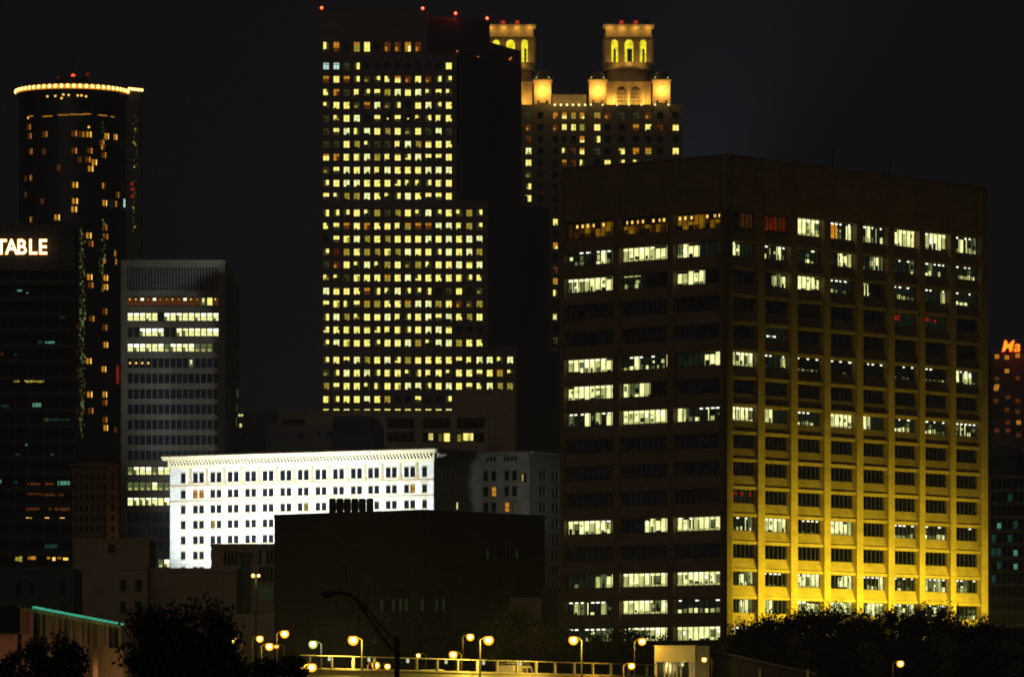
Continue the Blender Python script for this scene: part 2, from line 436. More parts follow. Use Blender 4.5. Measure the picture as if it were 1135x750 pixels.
# roof slab and parapet closing the block
far = (cor[0] + math.cos(AR)*LR, cor[1] + math.sin(AR)*LR); bk = (lo[0] + math.cos(AR)*LR, lo[1] + math.sin(AR)*LR)
def inset(a, b, c, d, t):
    """parallelogram a b c d moved in by t metres on every side"""
    P = [Vector(p) for p in (a, b, c, d)]; out_ = []
    for i in range(4):
        e1 = (P[(i+1) % 4] - P[i]).normalized(); e2 = (P[(i-1) % 4] - P[i]).normalized()
        q = P[i] + (e1 + e2)*t; out_.append((q.x, q.y))
    return out_
rel = lambda pl, r_: [(p[0]-r_.location.x, p[1]-r_.location.y) for p in pl]
mb = MB(); pl = inset(lo, cor, far, bk, 1.5); mb.prism(rel(pl, root), 0, ZTOP - .8 - root.location.z)
mb.build('core', [mat('core_concrete', (.08, .07, .06), .9)], root)
mb = MB(); rng = random.Random(9)
def on(face, u, v): p = face.M() @ Vector((u, v, 0)); return p.x, p.y
# coping along both visible faces
cp = MB(); cp.box(-.05, LR, .1, 1.3, ZTOP, ZTOP + .25); fr.put('coping', cp, [O_WALL])
cp = MB(); cp.box(0, LL + .0, .1, 1.3, ZTOP + .003, ZTOP + .253); fl.put('coping', cp, [O_WALL])
for s, (px, u, v) in enumerate(((0, 30, 8), (0, 44, 8))):
    p = MB(); x, y = on(fr, u, v); x -= root.location.x; y -= root.location.y; zt = ZTOP - root.location.z
    p.box(x - 2.2, x + 2.2, y - 1.5, y + 1.5, zt - .8, zt + 1.4); p.tube([(x+3, y, zt - .8), (x+3, y, zt + 4.2)], .06)
    p.build('roof_vent', [MULL], root)
eq = thing('rooftop_chiller', 'dark louvred chiller on the left end of the tan office roof', 'roof equipment', (PX(641, 842), 842, ZTOP - .8))
b = MB(); s = .136
b.box(-15*s, 18*s, -1, 2, 0, 2.3); b.box(-17*s, 20*s, -1.2, 2.2, 2.3, 2.6)
for i in range(10): b.box(-14.5*s + i*.43, -14.5*s + i*.43 + .2, -1.08, -1.0, .3, 2.1)
b.build('casing', [MULL], eq)
for px in (-10, 2, 12):
    b = MB(); b.cyl((px*s, 0), .55, 2.6, 3.2); b.build('fan_cowl', [MULL], eq)
b = MB(); b.ball((0, -1.3, 1.3), .16); b.build('work_lamp', [PAL[6]], eq)
# sodium floodlights in the planting at the foot of the right side
for u, p in ((7, 1.0), (17, 1.15), (27, 1.25), (37, 1.2), (48, 1.1), (58, 1.0)):
    x, y = on(fr, u, -14)
    tx, ty = on(fr, u, 0)
    spot('floodlight', (x, y, PZ(711, D0) + .8), (tx, ty, PZ(711, D0) + 9), 38000 * p, (1.0, .84, .03), 104, .6, 1.0)

pd = MB(); pd.box(-3, LR + 4, -19, -.2, gz(800) - 2, PZ(711, D0)); pd.box(-3.2, LR + 4.2, -19.2, -18.6, PZ(711, D0), PZ(711, D0) + .3); fr.put('podium', pd, [mat('dark_podium', (.06, .055, .045), .9)])
pd = MB(); pd.box(-4, LL + 2.9, -4, -.2, gz(800) - 2, PZ(710, D0)); fl.put('podium', pd, [bpy.data.materials['dark_podium']])
# ================================================================== the tall stepped granite tower
D = 1675; S = mpp(D)
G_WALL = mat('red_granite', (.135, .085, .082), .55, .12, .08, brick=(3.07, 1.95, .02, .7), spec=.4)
G_SIDE = mat('red_granite_shaded', (.085, .065, .07), .55, .1, .08, brick=(3.07, 3.9, .03, .8), spec=.4)  # darker copy of the granite, flank shade put into the colour
root = thing('granite_tower', 'tallest dark granite skyscraper with a dense grid of small yellow windows', 'skyscraper', (PX(460, D), D, gz(D)))
fg = Face(root, (0, D), 0)
cx_ = [361.5 + 11.33 * i for i in range(19)]
COLS = [(PX(x - 3.45, D), PX(x + 3.45, D)) for x in cx_]
def rowz(y, h=3.95): return (PZ(y + h, D), PZ(y - h, D))
GP = [(52, 'ho.oL.qqoq'), (73.3, 'wwdh........L'), (88, 'oLohdhhoqLqhh'), (102.5, 'hodLhhLLLLhhh'), (116.9, 'hLLdoLdh.LLhL'), (131.3, 'dhLL.hththhLL'),
      (145.7, 'dhLhLLLLdLdLd'), (160, 'ddLLhddLLLLLL'), (174.3, 'ooLLLLLLhLhhL'), (188.7, 'dhLLLLLLLLLLL'), (203.1, 'hLLLLLLhhhhLL'), (217.5, 'hhLLLLhhLLhhL'),
      (236, 'hhhLhLdLLhLhLhLh'), (250.6, 'hhoLoLLLoooLLLLh'), (265, '.hLLLLLLLLLLLLLL'), (279.3, 'hrLLLLLLLLLhLLLL'), (293.5, 'dqLhLhLLdLhLLLLL'),
      (308, 'hhdLLLoLLhLLLLhh'), (322.6, 'LLLLohhLhhh.dL.d'), (336.8, 'hLhhoLLLoLLLLqdL'), (351.3, 'hLLhLLLLhLLhLLLL'), (365.5, 'hLLLLhLLhLLLL...'), (380, 'hLLLLhLLLLhLLLLL'),
      (399, 'hLhLLLLhLLLLLhLLLhL'), (413.3, 'dhLLLhLLhhLLhLLhLoh'), (427.8, 'LhLLhhLLLLhLLLhhLLL'), (442.4, 'LhLLLLL..h..h......'), (456.6, 'LLLLLLLLLLLLL......')]
rng = random.Random(21); items = []
segs = [(352, 474, 12, 62, 0, 1), (352, 506, 62, 227, 1, 12), (352, 541, 227, 389, 12, 23), (352, 573, 389, 560, 23, 28)]
for (xa, xb, ya, yb, r0, r1) in segs:
    wl = MB(); nc = len(GP[r1-1][1]); z0 = PZ(yb, D) if yb < 560 else gz(D) - 1
    rws = [rowz(y, 5.8 if i + r0 == 0 else 3.95) for i, (y, _) in enumerate(GP[r0:r1])]
    grid_wall(wl, PX(xa, D), PX(xb, D), z0, PZ(ya, D), COLS[:nc], rws, .45, 0, 1)
    fg.put('wall', wl, [G_WALL, GLASS])
var = {}
for st in 'Lhdoqwtr.':
    for h in (0, 1): var[st, h] = [room_window(6.9*S, (11.6 if h else 7.9)*S, st, rng) for _ in range(24 if st in 'Lh' else 5)]
for i, (y, ss) in enumerate(GP):
    for c, st in enumerate(ss):
        items.append((rng.choice(var[st, 1 if i == 0 else 0]), COLS[c][0], rowz(y, 5.8 if i == 0 else 3.95)[0], st))
first = [t for t in items if t[3] in 'Low']; rng.shuffle(first); rest_ = [t for t in items if t not in first]
place_windows(fg, [t[:3] for t in first + rest_], PAL, v=.2, cap=100)
# masses behind each step, the flanks turned away to the right
def plan_mass(pts, ztops, m, name='flank'):
    """pts: (px, D) counter-clockwise from above"""
    pl = [(PX(p, d) - root.location.x, d - root.location.y) for p, d in pts]
    b = MB(); b.prism(pl, -1, 0, 0, [z - root.location.z for z in ztops]); return b.build(name, [m], root)
zA = PZ(12.6, D)
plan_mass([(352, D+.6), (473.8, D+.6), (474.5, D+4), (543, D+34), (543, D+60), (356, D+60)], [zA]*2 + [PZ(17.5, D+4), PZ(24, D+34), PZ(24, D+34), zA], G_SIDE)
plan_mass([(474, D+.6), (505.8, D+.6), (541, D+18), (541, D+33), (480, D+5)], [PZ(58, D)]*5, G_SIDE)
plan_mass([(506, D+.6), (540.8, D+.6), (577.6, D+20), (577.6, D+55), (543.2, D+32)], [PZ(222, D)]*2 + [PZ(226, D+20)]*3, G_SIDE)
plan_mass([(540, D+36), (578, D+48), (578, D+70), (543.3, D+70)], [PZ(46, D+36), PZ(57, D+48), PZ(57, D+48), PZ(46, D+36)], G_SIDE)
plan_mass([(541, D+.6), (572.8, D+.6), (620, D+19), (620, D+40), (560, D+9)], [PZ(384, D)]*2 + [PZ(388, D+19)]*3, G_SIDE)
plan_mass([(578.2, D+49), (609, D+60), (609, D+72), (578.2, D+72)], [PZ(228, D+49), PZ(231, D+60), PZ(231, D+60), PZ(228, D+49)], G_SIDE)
RED = emi('beacon_red', (1, .05, .02), 3.5); REDGLOW = emi('beacon_core', (1, .28, .1), 6)
for px, py, d in ((356.5, 9, D+2), (468.5, 9.5, D+2), (505, 15, D+18), (540, 20.5, D+36)):
    b = MB(); x, z = PX(px, d), PZ(py, d); x -= root.location.x; z -= root.location.z; y = d - root.location.y
    b.tube([(x, y, z - 3.2), (x, y, z - .6)], .12, m=0); b.cyl((x, y), .45, z - .75, z - .5, 0); b.ball((x, y, z), .52, 1); b.ball((x, y - .5, z), .22, 2)
    b.build('beacon', [MULL, RED, REDGLOW], root)
    point(root, (x, y - 1.6, z), 900, (1, .05, .02), .5)
RLO = emi('roof_lamp_orange', lin((220, 120, 50)), .8)
for px, py in ((524, 64), (530, 63.5), (527, 67), (565, 66), (566.5, 64.5), (507, 57)):
    d = D + 22 if px < 540 else D + 40; b = MB()
    b.ball((PX(px, d) - root.location.x, d - root.location.y - 8, PZ(py, d - 8) - root.location.z), .33, 0); b.build('roof_lamp', [RLO], root)

# ================================================================== the twin-crowned tower
D = 1840; S = mpp(D)
T_WALL = mat('pale_granite', (.15, .125, .10), .7, .15, .1, brick=(1.5, 1.0, .02, .8))
T_STONE = mat('lantern_stone', (.42, .31, .19), .7, .15, .3)
T_DARK = mat('lantern_roof', (.05, .06, .045), .6, .2, .3)
YG = emi('lantern_glow', lin((250, 235, 45)), 1.15, .35, .8)
BULB_Y = emi('crown_lamp', lin((255, 240, 150)), 2.2)
root = thing('twin_crown_tower', 'pale skyscraper topped by two gold-lit classical temple lanterns', 'skyscraper', (PX(668, D), D, gz(D)))
ft = Face(root, (0, D), 0)
X = lambda px: PX(px, D); Z = lambda py: PZ(py, D)
WARM = (1, .60, .11)
rl = lambda x, y, z: (x - root.location.x, y - root.location.y, z - root.location.z)
def crown(dx, cut=False):
    x = lambda px: X(px + dx)
    lower = MB()
    # drum stage between body and lantern
    lower.box(x(672), x(722), 6, 26, Z(116), Z(88))
    lower.cyl((x(697.5), 17), 25*S, Z(88), Z(73), r1=24*S, n=28); lower.cyl((x(697.5), 17), 29*S, Z(73), Z(70.5), n=28)
    lower.cyl((x(697.5), 17), 28.4*S, Z(70.5), Z(64.5), r1=25*S, n=28)
    ft.put('drum', lower, [T_STONE])
    for px in (683.4, 695.5, 697.4-0, 712.5)[:0]: pass
    # mid wall arched windows and pilasters of light
    for px in (689.3, 705):
        b = MB(); r = 5.2*S
        pts = [(x(px) - r, Z(113)), (x(px) + r, Z(113)), (x(px) + r, Z(99.5))] + [(x(px) + r*math.cos(a), Z(99.5) + r*math.sin(a)) for a in [math.pi*k/10 for k in range(1, 10)]] + [(x(px) - r, Z(99.5))]
        b.poly([(p[0], 5.85, p[1]) for p in pts], 0)
        for k in range(-2, 3): b.box(x(px) + k*2*S - .09, x(px) + k*2*S + .09, 5.7, 5.84, Z(113), Z(96.5), 1)
        for k in range(4): b.box(x(px) - r, x(px) + r, 5.66, 5.69, Z(112 - 4*k) - .08, Z(112 - 4*k) + .08, 1)
        ft.put('arched_window', b, [GLASS, T_STONE])
    for px in (680.5, 697.2, 713.8):
        b = MB(); b.box(x(px) - 1.3*S, x(px) + 1.3*S, 5.2, 6, Z(114), Z(91)); b.box(x(px) - 2*S, x(px) + 2*S, 5.0, 6, Z(91), Z(88.6)); ft.put('pilaster', b, [T_STONE])
        point(root, rl(x(px), D + 4.0, Z(111)), 1500, WARM, .3)
    # corner pavilions with domes
    for px in (662.5, 733.5):
        b = MB(); b.box(x(px) - 9.6*S, x(px) + 9.6*S, 1, 8, Z(116), Z(90)); b.box(x(px) - 10.8*S, x(px) + 10.8*S, .5, 8.5, Z(90), Z(88))
        for s_ in (-1, 1): b.box(x(px) + s_*8.4*S - .35, x(px) + s_*8.4*S + .35, .6, 1, Z(115.5), Z(90))
        cxp, czp = x(px), Z(98.5)
        ring = [(cxp + 4.4*S*math.cos(a), czp + 4.4*S*math.sin(a)) for a in [2*math.pi*k/20 for k in range(21)]]
        b.tube([(p[0], .95, p[1]) for p in ring], .14, 6); b.box(cxp - 1.2, cxp + 1.2, .7, 1, Z(114), Z(111.5))
        pv = ft.put('pavilion', b, [T_STONE])
        b = MB(); b.cyl((x(px), 5), 9*S, Z(88), Z(85), n=20); b.ball((x(px), 5, Z(85)), 8.4*S, sz=1.0, lo=0.0, n=20); b.tube([(x(px), 5, Z(77)), (x(px), 5, Z(73))], .12)
        ft.put('dome', b, [T_DARK])
        for k in (-1, 0, 1):
            b = MB(); b.ball((x(px) + k*6*S, 3.0 + abs(k)*.8, Z(85.5)), .55, n=10, h=6); ft.put('dome_lamp', b, [emi('dome_lamp', lin((235, 240, 120)), 1.6)])
        point(root, rl(x(px), D - 1.2, Z(100)), 2500, WARM, .4)
        for k in (-.45, .45):
            b = MB(); b.box(x(px) + k*9*S - .5, x(px) + k*9*S + .5, .85, .99, Z(114.8), Z(111)); ft.put('slot_window', b, [GLASS])
    # temple lantern: corner piers, arches with glowing interior, entablature and corner urns
    b = MB(); zc0, zc1 = Z(65), Z(36)
    hw = 25.5*S; cy = 17; c0 = x(697.5)
    for px in (674.8, 689.4, 706.4, 720.6):                                    # front piers
        wv = (3.4 if px in (674.8, 720.6) else 3.6)*S
        for yy in (cy - hw*.8, cy + hw*.8): b.box(x(px) - wv, x(px) + wv, yy - .9, yy + .9, zc0, zc1)
    for yy in (cy - hw*.3, cy + hw*.3):
        for px in (672.5, 722.8): b.box(x(px) - 1, x(px) + 1, yy - 1, yy + 1, zc0, zc1)
    # spandrels over the three arches (front and back)
    for yy in (cy - hw*.8, cy + hw*.8):
        for (pa, pb) in ((678.2, 685.8), (693, 702.8), (710, 717.2)):
            r = (pb - pa)/2*S; mx = x((pa + pb)/2); zsp = Z(39.3) - r
            arc = [(mx - r*math.cos(a), zsp + r*math.sin(a)) for a in [math.pi*k/10 for k in range(11)]]
            for i in range(10):
                (a0, z0), (a1, z1) = arc[i], arc[i+1]
                n0 = len(b.v); b.v += [(a0, yy-.8, z0), (a1, yy-.8, z1), (a1, yy-.8, zc1), (a0, yy-.8, zc1), (a0, yy+.8, z0), (a1, yy+.8, z1), (a1, yy+.8, zc1), (a0, yy+.8, zc1)]
                for q in ((0,1,2,3), (7,6,5,4), (0,4,5,1)): b.f.append(tuple(n0+i_ for i_ in q)); b.m.append(0)
    ft.put('lantern', b, [T_STONE])
    b = MB(); hd = hw*.8 + 1.5
    for (y0, y1, e) in ((37, 34, 26.2), (34, 28.5, 25.4), (28.5, 26.8, 27.8), (26.8, 23.6, 28.8), (23.6, 22.6, 27.4)):
        b.box(c0 - e*S, c0 + e*S, cy - hd - (e-25.4)*S, cy + hd + (e-25.4)*S, Z(y0), Z(y1))
    for k in range(17): b.box(c0 - 26*S + k*3.25*S - .2, c0 - 26*S + k*3.25*S + .2, cy - hd - .75, cy - hd - .1, Z(28.3), Z(27))
    ft.put('entablature', b, [T_STONE])
    for pp in (x(675), x(717)):
        b = MB(); b.cyl((pp, cy - hd*.7), .8, Z(22.6), Z(21.5), n=10); b.ball((pp, cy - hd*.7, Z(19.4)), 3*S, n=12, h=8); b.cyl((pp, cy - hd*.7), .35, Z(17), Z(15.5), n=8)
        ft.put('urn', b, [T_DARK])
    b = MB(); 
    for (pa, pb) in ((677.8, 686.2), (692.6, 703.2), (709.6, 717.6)): b.box(x(pa), x(pb), cy - .2, cy, Z(62), Z(36.5))
    ft.put('lit_core', b, [YG])
    for (pa, pb) in ((680.9, 683.4), (696.2, 701.6), (713.2, 715.4)): b = MB(); b.box(x(pa), x(pb), cy - 4.2, cy - 4, Z(63.5), Z(49)); ft.put('screen', b, [T_DARK])
    for px in (682, 698, 713.6): point(root, rl(x(px), D + cy - hw*.8 - 2.6, Z(64.3)), 170, WARM, .3)
    for px in (682, 698, 713.6): point(root, rl(x(px), D + cy - 2, Z(52)), 160, (1, .8, .2), .3)
    for px in (676, 690, 705, 719): point(root, rl(x(px), D + cy - hd - 1.8, Z(29.0)), 190, WARM, .25)
    for px in (689.5, 705.5):
        b = MB(); b.ball((x(px), cy - hd, Z(21.2)), .75); ft.put('beacon', b, [emi('crown_beacon', (1, .06, .02), .55)])
    for px in (680, 712): point(root, rl(x(px), D - 1.0 + 0, Z(86)), 120, WARM, .3)
crown(0); crown(-132)
spot('added_sky_glow', (X(722), D + 62, Z(330)), (X(850), D + 75, Z(-60)), 900000, (.95, .95, 1.0), 58, .5, 1.0)  # unseen spot hidden behind the tower, added for a faint glow in the sky
# body of the right tower, link, and left tower
wl = MB(); cc = [662, 673.5, 689.2, 705, 718.6, 731.7, 749]
rw = [128.2 + 13.1*i for i in range(23)]
cw = lambda px, h=3.6: (X(px - h), X(px + h))
rws = [(Z(y + 3.8), Z(y - 3.8)) for y in rw]
grid_wall(wl, X(650), X(757), gz(D) - 1, Z(116), [cw(p) for p in cc], rws, .5)
ft.put('wall', wl, [T_WALL, GLASS])
wl = MB(); c2 = [615.6, 625.5, 635.7, 645.2]
grid_wall(wl, X(612), X(650), gz(D) - 1, Z(116), [cw(p, 2.7) for p in c2], rws, .5); wl.box(X(612), X(650), 1, 6, Z(116), Z(104.5), 0)
for v in wl.v[:0]: pass
ft.put('wall', wl, [T_WALL, GLASS])
wl = MB(); c3 = [530, 541.7, 557.2, 573, 585.8, 599]
grid_wall(wl, X(518), X(612), gz(D) - 1, Z(116), [cw(p, 3.3) for p in c3], rws, .5); ft.put('wall', wl, [T_WALL, GLASS])
b = MB(); b.box(X(518), X(757), .7, 34, gz(D) - 1, Z(116.3)); ft.put('core', b, [T_WALL])
for i in range(6):
    b = MB(); x_ = X(615 + i*6.7); b.ball((x_, -.4, Z(116.5)), .38, n=8, h=6); ft.put('ledge_lamp', b, [BULB_Y])
    if i % 2 == 0: point(root, rl(x_, D - 1.6, Z(113)), 260, WARM, .3)
for px in (655, 668, 684, 697, 711, 726, 741): b = MB(); b.ball((X(px), -.4, Z(116.3)), .3, n=8, h=6); ft.put('ledge_lamp', b, [BULB_Y])
lit = {(0,0):'L',(0,1):'L',(4,1):'o',(5,1):'q',(1,0):'q',(3,1):'o',(4,1):'L',(6,1):'L',(0,2):'h',(2,3):'L',(3,3):'o',(4,3):'o',(6,3):'L',(1,4):'L',(3,4):'h',(2,4):'h',(6,0):'.',(0,3):'d',(4,0):'q'}
lit2 = {(1,0):'o',(2,0):'o',(3,0):'o',(1,1):'L',(2,1):'L',(3,1):'L',(3,2):'o',(1,3):'h',(2,3):'q',(3,3):'o',(1,4):'o',(2,4):'q',(0,1):'q',(0,2):'.',
        (0,9):'L',(0,11):'o',(0,13):'q',(0,14):'o',(0,15):'h',(0,17):'L',(0,19):'d',(3,4):'h',(0,0):'o'}
lit3 = {(4,1):'q',(4,2):'q',(4,3):'L',(4,4):'L',(4,6):'h',(4,7):'L',(4,5):'d'}
items = []
for (cl, hh, ll) in ((cc, 3.6, lit), (c2, 2.7, lit2), (c3, 3.3, lit3)):
    for i, px in enumerate(cl):
        for j in range(len(rw)):
            if (j > 9 and cl is not c2) or j > 20: continue
            st = ll.get((i, j), '.' if random.Random(i*31+j).random() < .8 else 'd')
            items.append((room_window(2*hh*S, 7.6*S, st, rng), X(px - hh), Z(rw[j] + 3.8), st))
items.sort(key=lambda t: t[3] == '.')
place_windows(ft, [t[:3] for t in items], PAL, v=.2, cap=100)

# ================================================================== round hotel tower on the left
D = 2000; S = mpp(D)
W_GL = mat('dark_mirror_glass', (.020, .017, .018), .35, .3, .06, brick=(1.6, 2.9, .09, .45), spec=.5)
root = thing('round_tower', 'dark cylindrical skyscraper with a glowing ring of lamps round its top', 'skyscraper', (PX(80, D + 20), D + 20, gz(D)))
rc = 62.5*S
b = MB(); h0 = PZ(98, D) - gz(D)
b.cyl((0, 0), rc*.955, -1, h0 - 1, n=72); b.cyl((0, 0), rc, h0 - 1, h0 + .2, n=72)
b.build('glass_drum', [W_GL], root)
b = MB(); b.cyl((0, 0), rc*.8, h0 + .2, h0 + 2.6, n=48); b.cyl((0, 0), rc*.28, h0 + 2.6, h0 + 6, n=24); b.build('roof_drum', [MULL], root)
LAMP = emi('ring_lamp', lin((255, 205, 110)), 4.5)
ang_y = lambda px: None
for k in range(29):                                   # the ring of bulbs round the front rim
    a = R(-90 + (k - 14) * 6.3)
    b = MB(); b.ball((rc*1.0*math.cos(a), rc*1.0*math.sin(a), h0 + .9), .72, n=10, h=8); b.build('ring_lamp', [LAMP], root)
b = MB(); n_ = 60
for k in range(n_):
    a0, a1 = R(-90 - 90 + 180*k/n_), R(-90 - 90 + 180*(k+1)/n_)
    for rr in (rc*1.012,):
        b.poly([(rr*math.cos(a0), rr*math.sin(a0), h0 - .1), (rr*math.cos(a1), rr*math.sin(a1), h0 - .1), (rr*math.cos(a1), rr*math.sin(a1), h0 + 1.5), (rr*math.cos(a0), rr*math.sin(a0), h0 + 1.5)])
b.build('light_band', [emi('ring_band', lin((240, 150, 45)), 1.3)], root)
# lift shaft at the right rear
xs = PX(147.5, D) - root.location.x
b = MB(); b.box(xs - 16*S, xs + 4.5*S, -1, 9, -1, h0 + 2.2); b.build('lift_shaft', [W_GL], root)
for k in range(5):
    b = MB(); b.ball((xs - 5*S + k*2.6*S*1.35 - 1, -1.5, h0 + 2.0 - k*.12), .55, n=10, h=8); b.build('shaft_lamp', [LAMP], root)
b = MB(); b.box(xs - 6*S, xs + 6.5*S, -1.4, -1.1, h0 + 1.3, h0 + 2.2); b.build('light_band', [bpy.data.materials['ring_band']], root)
b = MB(); b.tube([(0, -2, h0 + 2), (0, -2, PZ(55, D) - gz(D))], [.35, .1]); b.tube([(-4, -2, h0 + 2), (-4, -2, PZ(74, D) - gz(D))], .12); b.tube([(4.5, -2, h0 + 2), (4.5, -2, PZ(74, D) - gz(D))], .12); b.build('antenna', [MULL], root)
for px, py, r_, m_ in ((77, 78, .75, RED), (60, 80, .35, emi('beacon_dim', (.5, .02, .01), .6)), (93, 76, .5, bpy.data.materials['beacon_dim'])):
    b = MB(); b.ball((PX(px, D) - root.location.x, -3, PZ(py, D) - gz(D)), r_); b.build('beacon', [m_], root)
b = MB(); b.ball((PX(77.5, D) - root.location.x, -3.8, PZ(84, D) - gz(D)), .5); b.build('roof_lamp', [PAL[13]], root)
def cyl_patch(px, py, w_, h_, m_, name, r_=None, mats=None, mullion=True):
    """a window curved round the drum: centre pixel, size in metres"""
    rr = (r_ or rc*.955) + .12; sx = PX(px, D) - root.location.x; s_ = max(-.985, min(.985, sx/rr)); a = math.asin(s_)
    z = PZ(py, D + 20 - rr*math.cos(a)) - gz(D); da = w_/rr/2; b = MB(); N = 4
    for i in range(N):
        a0, a1 = a - da + 2*da*i/N, a - da + 2*da*(i+1)/N
        mm = m_ if isinstance(m_, int) else m_[(i*len(m_))//N]
        b.poly([(rr*math.sin(a0), -rr*math.cos(a0), z - h_/2), (rr*math.sin(a1), -rr*math.cos(a1), z - h_/2), (rr*math.sin(a1), -rr*math.cos(a1), z + h_/2), (rr*math.sin(a0), -rr*math.cos(a0), z + h_/2)], mm)
    if mullion:
        q = rr + .05
        b.poly([(q*math.sin(a-.05/rr*1.5), -q*math.cos(a), z - h_/2), (q*math.sin(a+.05/rr*1.5), -q*math.cos(a), z - h_/2), (q*math.sin(a+.05/rr*1.5), -q*math.cos(a), z + h_/2), (q*math.sin(a-.05/rr*1.5), -q*math.cos(a), z + h_/2)], 1)
    return b
WL = [(30,141,'q'),(31,151,'q'),(49,149,'q'),(32,168,'q'),(48,168,'q2'),(82,148,'q'),(98,149,'o'),(117,151,'o'),(126,152,'o'),(90,149,'q'),(82,167,'q'),(99,167,'q'),(97,177,'q'),(104,180,'o'),(88,177,'q2'),
      (113,163,'o2'),(114,172,'q'),(112,158,'q'),(100,187,'o'),(65,186,'q2'),(33,197,'o2'),(26,198,'q2'),(83,205,'o'),(114,206,'o2'),(26,216,'q2'),(128,216,'q'),(83,223,'o'),(82,232,'o'),(115,225,'o'),(127,226,'o2'),
      (33,243,'o2'),(63,241,'o'),(46,223,'q2'),(98,261,'o'),(100,270,'q'),(115,252,'q'),(116,262,'q'),(126,281,'o2'),(127,290,'o2'),(115,289,'o2'),(99,307,'o'),(100,316,'q'),(116,308,'o'),(116,318,'o'),(84.5,362,'o2'),
      (101,353,'q'),(115,345,'q'),(84,390,'o2'),(116,382,'o'),(98,400,'o'),(84,409,'o2'),(114,409,'o'),(84,418,'o2'),(99,437,'o'),(115,437,'o'),(84,455,'o2'),(100,455,'q'),(115,446,'q'),(116,474,'o'),(126,476,'q2'),(115,465,'q'),(115,363,'q')]
for px, py, st in WL:
    w_ = 1.4 if st.endswith('2') else 2.0
    ms = {'o': [17, 17, 18, 9], 'q': [18, 18, 18, 17], 'o2': [17, 18], 'q2': [18, 18]}[st]
    cyl_patch(px, py, w_, 2.0, ms, 'window').build('window', PAL, root)
for px, py, ww in [(32, 129, 3), (52, 129, 4), (70, 127.5, 4), (85, 127, 5), (96, 126.5, 3), (113, 128, 4), (123, 129.5, 2)]:
    cyl_patch(px, py, ww, .35, 17, 'restaurant_light', mullion=False).build('restaurant_window', PAL, root)
for px, py in [(52, 107), (61, 106.5), (70, 105), (76, 105.5), (86, 106), (90, 106), (95, 107), (29, 131), (98, 141), (68, 109)]:
    cyl_patch(px, py, .8, .7, 9, 'crown_light', mullion=False).build('crown_lamp', PAL, root)
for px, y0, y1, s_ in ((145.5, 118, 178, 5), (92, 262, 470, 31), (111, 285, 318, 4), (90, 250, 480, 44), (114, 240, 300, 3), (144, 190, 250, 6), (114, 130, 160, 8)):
    rr = random.Random(s_); b = MB()                   # glowing patches: painted reflections on the drum, strip lights on the shaft
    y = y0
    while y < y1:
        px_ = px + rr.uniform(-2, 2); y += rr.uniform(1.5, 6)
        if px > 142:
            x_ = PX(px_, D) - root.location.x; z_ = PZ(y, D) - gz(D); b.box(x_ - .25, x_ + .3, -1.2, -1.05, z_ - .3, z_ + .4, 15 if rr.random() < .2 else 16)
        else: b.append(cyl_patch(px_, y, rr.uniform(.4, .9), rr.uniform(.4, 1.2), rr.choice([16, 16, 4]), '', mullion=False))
    o = b.build('painted_light_specks', PAL, root); o['kind'] = 'stuff'
for px, py in ((142, 198), (142.5, 204), (142.5, 212)):
    b = MB(); b.box(PX(px, D) - root.location.x - .5, PX(px, D) - root.location.x + .5, -1.3, -1.15, PZ(py, D) - gz(D) - .5, PZ(py, D) - gz(D) + .5); b.build('red_lamp', [bpy.data.materials['beacon_dim']], root)
b = MB(); b.box(PX(136, D) - root.location.x - .3, PX(136, D) - root.location.x + .3, -11.5, -11, PZ(227, D) - gz(D), PZ(218, D) - gz(D)); b.build('white_lamp', [PAL[13]], root)
b = MB(); b.box(PX(129, D) - root.location.x - .4, PX(129, D) - root.location.x + .5, -14.4, -14, PZ(424, D) - gz(D), PZ(404, D) - gz(D)); b.build('red_lamp', [emi('red_neon', (.8, .03, .01), .3)], root)

# ================================================================== dark glass office with the sign, far left
D = 1300; S = mpp(D)
E_WALL = mat('black_steel_cladding', (.016, .022, .028), .5, .3, .06, brick=(1.5, 3.9, .05, 1.8), spec=.3)
root = thing('black_office_tower', 'black steel and glass office tower at the left edge, behind the lit sign letters', 'skyscraper', (PX(20, D), D, gz(D)))
fe = Face(root, (0, D), 0)
X = lambda px: PX(px, D); Z = lambda py: PZ(py, D)
b = MB(); b.box(X(-150), X(82), .25, 10, gz(D) - 1, Z(248)); fe.put('core', b, [mat('black_cladding_matte', (.010, .011, .013), .95, .2, spec=.0)])
b = MB(); b.box(X(-150), X(82.4), 0, .25, Z(300), Z(248))
yy = 310
while yy < 700: b.box(X(-150), X(82.4), 0, .25, Z(yy + 6), Z(yy)); yy += 17.6
fe.put('spandrels', b, [E_WALL])
b = MB(); x = -150
while x < 83: b.box(X(x) - .12, X(x) + .12, -.2, .0, gz(D), Z(250)); x += 16.6
fe.put('fins', b, [E_WALL])
tealw = emi('teal_room', lin((95, 160, 130)), .75, .4, 1.0); TE = PAL + [tealw, emi('teal_dim', lin((30, 70, 60)), .6, .5, .8)]
